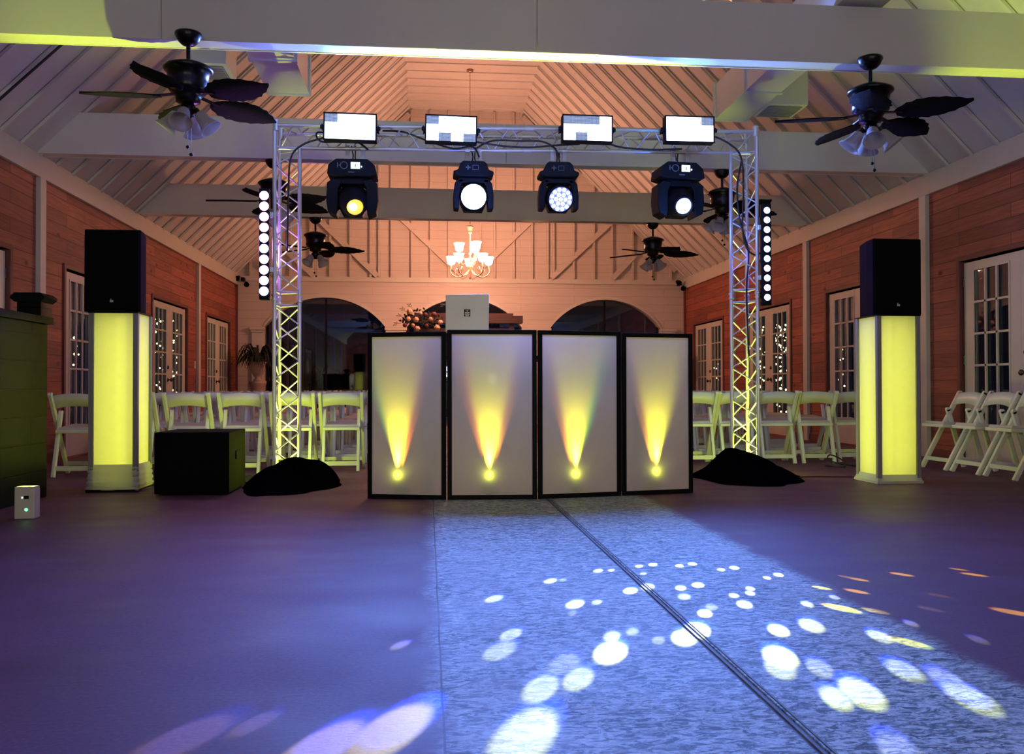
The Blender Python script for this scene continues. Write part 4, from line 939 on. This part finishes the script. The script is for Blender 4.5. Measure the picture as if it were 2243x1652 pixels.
# ================================================================== folding chairs
def make_chair(label):
    t = thing('folding_chair', label, 'chair', (0, 0, 0), 0, 'white folding chairs')
    W = 0.19
    for sx in (-1, 1):
        b = MB(); b.bar((sx*W, -0.20, 0.715), (sx*W, 0.19, 0.0), 0.030, 0.040); b.cyl((sx*W-0.015, -0.20, 0.712), (sx*W+0.015, -0.20, 0.712), 0.020, n=10); b.build('frame_rail', M['resin'], t, bevel=0.004)
        b = MB(); b.bar((sx*(W-0.032), -0.055, 0.555), (sx*(W-0.032), -0.215, 0.0), 0.028, 0.042); b.cyl((sx*(W-0.032)-0.014, -0.055, 0.553), (sx*(W-0.032)+0.014, -0.055, 0.553), 0.021, n=10); b.build('rear_leg', M['resin'], t, bevel=0.004)
    # arched back slat
    n = 10; vs = []
    for i in range(n+1):
        u = -1+2*i/n; x = u*(W-0.012); arc = 0.020*(1-u*u); y0 = -0.185-0.018*(1-u*u)
        for z, dy in ((0.590+arc*1.1, 0.068), (0.703+arc, 0.008)):
            vs.append((x, y0+dy-0.008, z)); vs.append((x, y0+dy+0.008, z))
    fs = []
    for i in range(n):
        o_ = i*4; fs += [(o_, o_+4, o_+6, o_+2), (o_+1, o_+3, o_+7, o_+5), (o_+2, o_+6, o_+7, o_+3), (o_, o_+1, o_+5, o_+4)]
    fs += [(0, 2, 3, 1), (n*4, n*4+1, n*4+3, n*4+2)]
    MB().add(vs, fs, True).build('back_slat', M['resin'], t)
    b = MB(); b.hexa([(-W+0.02, -0.15, 0.375), (W-0.02, -0.15, 0.375), (W-0.02, 0.20, 0.395), (-W+0.02, 0.20, 0.395), (-W+0.02, -0.15, 0.405), (W-0.02, -0.15, 0.405), (W-0.02, 0.20, 0.425), (-W+0.02, 0.20, 0.425)]); b.build('seat', M['resin'], t, bevel=0.006)
    b = MB(); b.hexa([(-W+0.035, -0.13, 0.4055), (W-0.035, -0.13, 0.4055), (W-0.035, 0.185, 0.4245), (-W+0.035, 0.185, 0.4245), (-W+0.05, -0.115, 0.430), (W-0.05, -0.115, 0.430), (W-0.05, 0.17, 0.448), (-W+0.05, 0.17, 0.448)]); b.build('seat_pad', M['vinyl'], t, bevel=0.006)
    b = MB(); b.box(-W+0.04, W-0.04, -0.205, -0.185, 0.055, 0.095); b.build('rear_rung', M['resin'], t)
    b = MB(); b.box(-W+0.01, W-0.01, 0.135, 0.155, 0.075, 0.11); b.build('front_rung', M['resin'], t)
    return t
ORD = ['first', 'second', 'third', 'fourth', 'fifth', 'sixth', 'seventh', 'eighth']
chair0 = None
def put_chair(x, y, rz, label):
    global chair0
    if chair0 is None: chair0 = make_chair(label); chair0.location = (x, y, 0); chair0.rotation_euler = (0, 0, rz)
    else: dup(chair0, (x, y, 0), rz, label)
LX = [-0.80, -1.235, -1.675, -2.13, -2.59, -3.05]; RX = [2.24, 2.67, 3.09, 3.51, 3.93, 4.35]
for row in range(8):
    for side, XS in ((-1, LX), (1, RX)):
        for i, x in enumerate(XS):
            y = (8.33 if side < 0 else 8.62)+row*0.92+random.uniform(-.02, .02)-(0.05*i if side < 0 else -0.02*i)
            if side > 0 and i == 5: y += 0.05
            rz = random.uniform(-.02, .02)+(0.02 if side < 0 else -0.03)
            lab = 'white folding chair, %s row from the booth, %s from the aisle on the %s' % (ORD[row], ORD[i], 'left' if side < 0 else 'right')
            if row == 0: lab = 'white folding chair in the nearest row, %s from the aisle on the %s side' % (ORD[i], 'left' if side < 0 else 'right')
            put_chair(x+(0.03*row*side if False else 0), y, rz, lab)
for i, lb in enumerate(('white folding chair turned sideways by the right wall, farthest of the three', 'white folding chair turned sideways by the right wall, middle of the three', 'white folding chair turned sideways by the right wall, cut by the frame edge')):
    put_chair(4.90+0.02*i, 7.78-0.445*i, R(90), lb)

# ================================================================== back of the room: ferns, arbour, flowers
def fern(cx, cy, label, seed):
    rnd = random.Random(seed)
    p = thing('pedestal', 'pale pedestal under the %s' % label, 'pedestal', (cx, cy, 0))
    MB().lathe([(0.001, 0), (0.17, 0), (0.17, 0.06), (0.13, 0.10), (0.12, 0.70), (0.135, 0.80), (0.17, 0.86), (0.17, 0.91), (0.001, 0.91)], n=4).build('plinth', M['stone'], p)
    t = thing('potted_fern', label, 'potted plant', (cx, cy, 0.91))
    MB().lathe([(0.001, 0), (0.08, 0), (0.09, 0.02), (0.05, 0.06), (0.09, 0.12), (0.14, 0.22), (0.155, 0.34), (0.18, 0.37), (0.17, 0.38), (0.14, 0.36), (0.001, 0.34)], n=20).build('urn', M['stone'], t)
    b = MB()
    for k in range(90):
        a = rnd.uniform(0, 2*PI); L_ = rnd.uniform(0.35, 0.62); ca, sa = math.cos(a), math.sin(a); up_ = rnd.uniform(0.15, 0.42); pr_ = None
        for i in range(9):
            u = i/8; r_ = 0.05+L_*u*0.85; z = 0.36+up_*math.sin(PI*min(1, u*0.9))-0.15*u*u
            wd = 0.05*math.sin(PI*(0.1+0.85*u)); c = Vector((r_*ca, r_*sa, z)); s_ = Vector((-sa, ca, 0))*wd
            if pr_: 
                b.add([pr_[0]-pr_[1], pr_[0]+pr_[1], c+s_*0.35, c-s_*0.35], [(0, 1, 2, 3)]); b.add([c-s_, c+s_, c+Vector((ca*0.03, sa*0.03, -0.012))], [(0, 1, 2)])
            pr_ = (c, s_*0.35)
    b.build('fronds', M['leaf'], t)
fern(-3.33, 17.6, 'dark bushy fern in a pale urn in the far left corner', 4)
fern(4.80, 17.6, 'dark bushy fern in a pale urn in the far right corner', 5)
t = thing('wooden_arbor', 'dark reddish wooden arbor before the middle arch', 'arbor', (0.70, 16.9, 0))
b = MB()
for x in (-0.92, 0.92):
    q = MB(); q.box(x-0.05, x+0.05, -0.05, 0.05, 0, 2.10); q.build('post', M['arborwood'], t)
for y in (-0.08, 0.08): MB().box(-1.13, 1.13, y-0.02, y+0.02, 2.02, 2.165).build('top_beam', M['arborwood'], t)
MB().box(-0.95, 0.95, -0.05, 0.05, 2.166, 2.215).build('cap_beam', M['arborwood'], t)
MB().box(-0.87, 0.87, -0.03, 0.03, 1.86, 1.93).build('crossbar', M['arborwood'], t)
t = thing('flower_arrangement', 'blush and burgundy flower spray on the left end of the arbor', 'flowers', (-0.10, 16.72, 2.02))
rnd = random.Random(11); b = MB()
for k in range(150):
    a = rnd.uniform(0, 2*PI); r_ = rnd.random()**0.6; x = 0.40*r_*math.cos(a); z = 0.19*r_*math.sin(a)+0.05; y = rnd.uniform(-.10, .05); an = rnd.uniform(0, 2*PI); l_ = rnd.uniform(.04, .08)
    dx, dz = math.cos(an)*l_, math.sin(an)*l_; b.add([(x, y, z), (x+dx*0.5-dz*0.3, y-0.02, z+dz*0.5+dx*0.3), (x+dx, y-0.01, z+dz), (x+dx*0.5+dz*0.3, y-0.02, z+dz*0.5-dx*0.3)], [(0, 1, 2, 3)])
for (x, z, an) in ((-0.40, 0.10, 150), (-0.46, -0.02, 190), (-0.22, 0.28, 120), (0.34, 0.30, 60), (-0.34, 0.22, 140)):
    dx, dz = math.cos(R(an)), math.sin(R(an)); b.tube([(x*0.5, -0.02, z*0.5), (x, -0.03, z), (x+dx*0.08, -0.03, z+dz*0.08)], 0.003, 4)
    for k in range(4):
        q = 0.02*k; sg = 1 if k % 2 else -1; px_, pz_ = x+dx*q, z+dz*q; b.add([(px_, -0.03, pz_), (px_+dx*0.02-dz*0.03*sg, -0.035, pz_+dz*0.02+dx*0.03*sg), (px_+dx*0.05-dz*0.035*sg, -0.03, pz_+dz*0.05+dx*0.035*sg)], [(0, 1, 2)])
ob = b.build('foliage', M['leaf'], t)
def rose(x, z, r_, m_):
    b = MB()
    for ring_, (rr_, n_) in enumerate(((0.25, 3), (0.55, 5), (0.95, 6))):
        for k in range(n_):
            a = 2*PI*k/n_+ring_; cx_, cz_ = x+math.cos(a)*r_*rr_*0.55, z+math.sin(a)*r_*rr_*0.55; b.blob((cx_, -0.12+0.02*ring_, cz_), r_*0.5, 8, 0.05, (1, 0.5, 1))
    b.build('bloom', m_, t)
for x, z, r_, m_ in ((-0.27, 0.06, 0.05, 'petal'), (-0.12, 0.05, 0.055, 'petal'), (-0.18, -0.06, 0.04, 'petal'), (0.16, 0.06, 0.045, 'petal'), (-0.10, -0.12, 0.055, 'petal'), (-0.24, 0.20, 0.06, 'petal'), (-0.04, 0.17, 0.04, 'petal'),
                     (0.28, -0.10, 0.06, 'petal'), (0.08, -0.07, 0.045, 'petaldark'), (0.22, 0.15, 0.05, 'petaldark'), (0.06, 0.14, 0.045, 'petaldark'), (-0.33, -0.06, 0.045, 'petaldark'), (0.34, 0.0, 0.05, 'petal')): rose(x, z, r_, M[m_])
for sx, lb in ((-1, 'small black wall light high in the far left corner'), (1, 'small black wall light high in the far right corner')):
    x = XL+0.16 if sx < 0 else XR-0.16
    t = thing('corner_light', lb, 'wall light', (x, 18.15, 2.98))
    MB().box(-0.03, 0.03, 0.03, 0.21, -0.02, 0.05).build('bracket', M['black'], t)
    for dx, dz in ((-0.07, 0.06), (0.07, -0.06)):
        MB().lathe([(0.001, 0), (0.03, 0.0), (0.045, 0.05), (0.055, 0.11), (0.048, 0.11), (0.03, 0.06)], (dx, 0.06, dz), (dx*4*(-sx), -1, -0.5), 12).build('lamp_head', M['black'], t)
for y, z, lb in ((15.34, 1.17, 'white light switch plate on the left wall between the far doors'),):
    t = thing('light_switch', lb, 'light switch', (XL+0.053, y-0.16, z)); MB().box(-0.053, -0.046, -0.04, 0.04, -0.06, 0.06).build('plate', M['trim'], t); MB().box(-0.046, -0.040, -0.012, 0.012, -0.02, 0.02).build('toggle', M['trim'], t)
t = thing('flower_basket', 'small dark basket with flowers on the floor behind the chairs', 'basket', (-3.15, 9.55, 0.09)); t.location = (-3.10, 9.55, 0.0)
MB().lathe([(0.001, 0), (0.07, 0), (0.09, 0.10), (0.085, 0.10), (0.06, 0.02)], n=16).build('basket', M['wicker'], t)
MB().tube([(-0.085, 0, 0.09), (-0.06, 0, 0.2), (0, 0, 0.24), (0.06, 0, 0.2), (0.085, 0, 0.09)], 0.006).build('handle', M['wicker'], t)
b = MB()
for k in range(14): b.blob((random.uniform(-.06, .06), random.uniform(-.06, .06), 0.11+random.uniform(0, .04)), 0.02, 6, 0.1)
b.build('blooms', M['petaldark'], t)
b = MB(); pts = [(3.83, 8.15, 0.008), (3.95, 8.0, 0.008), (4.02, 8.2, 0.06), (3.95, 8.3, 0.10), (3.9, 8.2, 0.05), (4.1, 8.1, 0.008), (4.4, 8.15, 0.008)]
cable('black cable curled on the floor under the right chairs', pts, 0.007)
cable('black cable lying on the floor from the right cloth to the right column', [(2.95, 7.0, 0.008), (3.2, 7.15, 0.008), (3.55, 7.1, 0.008), (3.72, 7.05, 0.008)], 0.006)
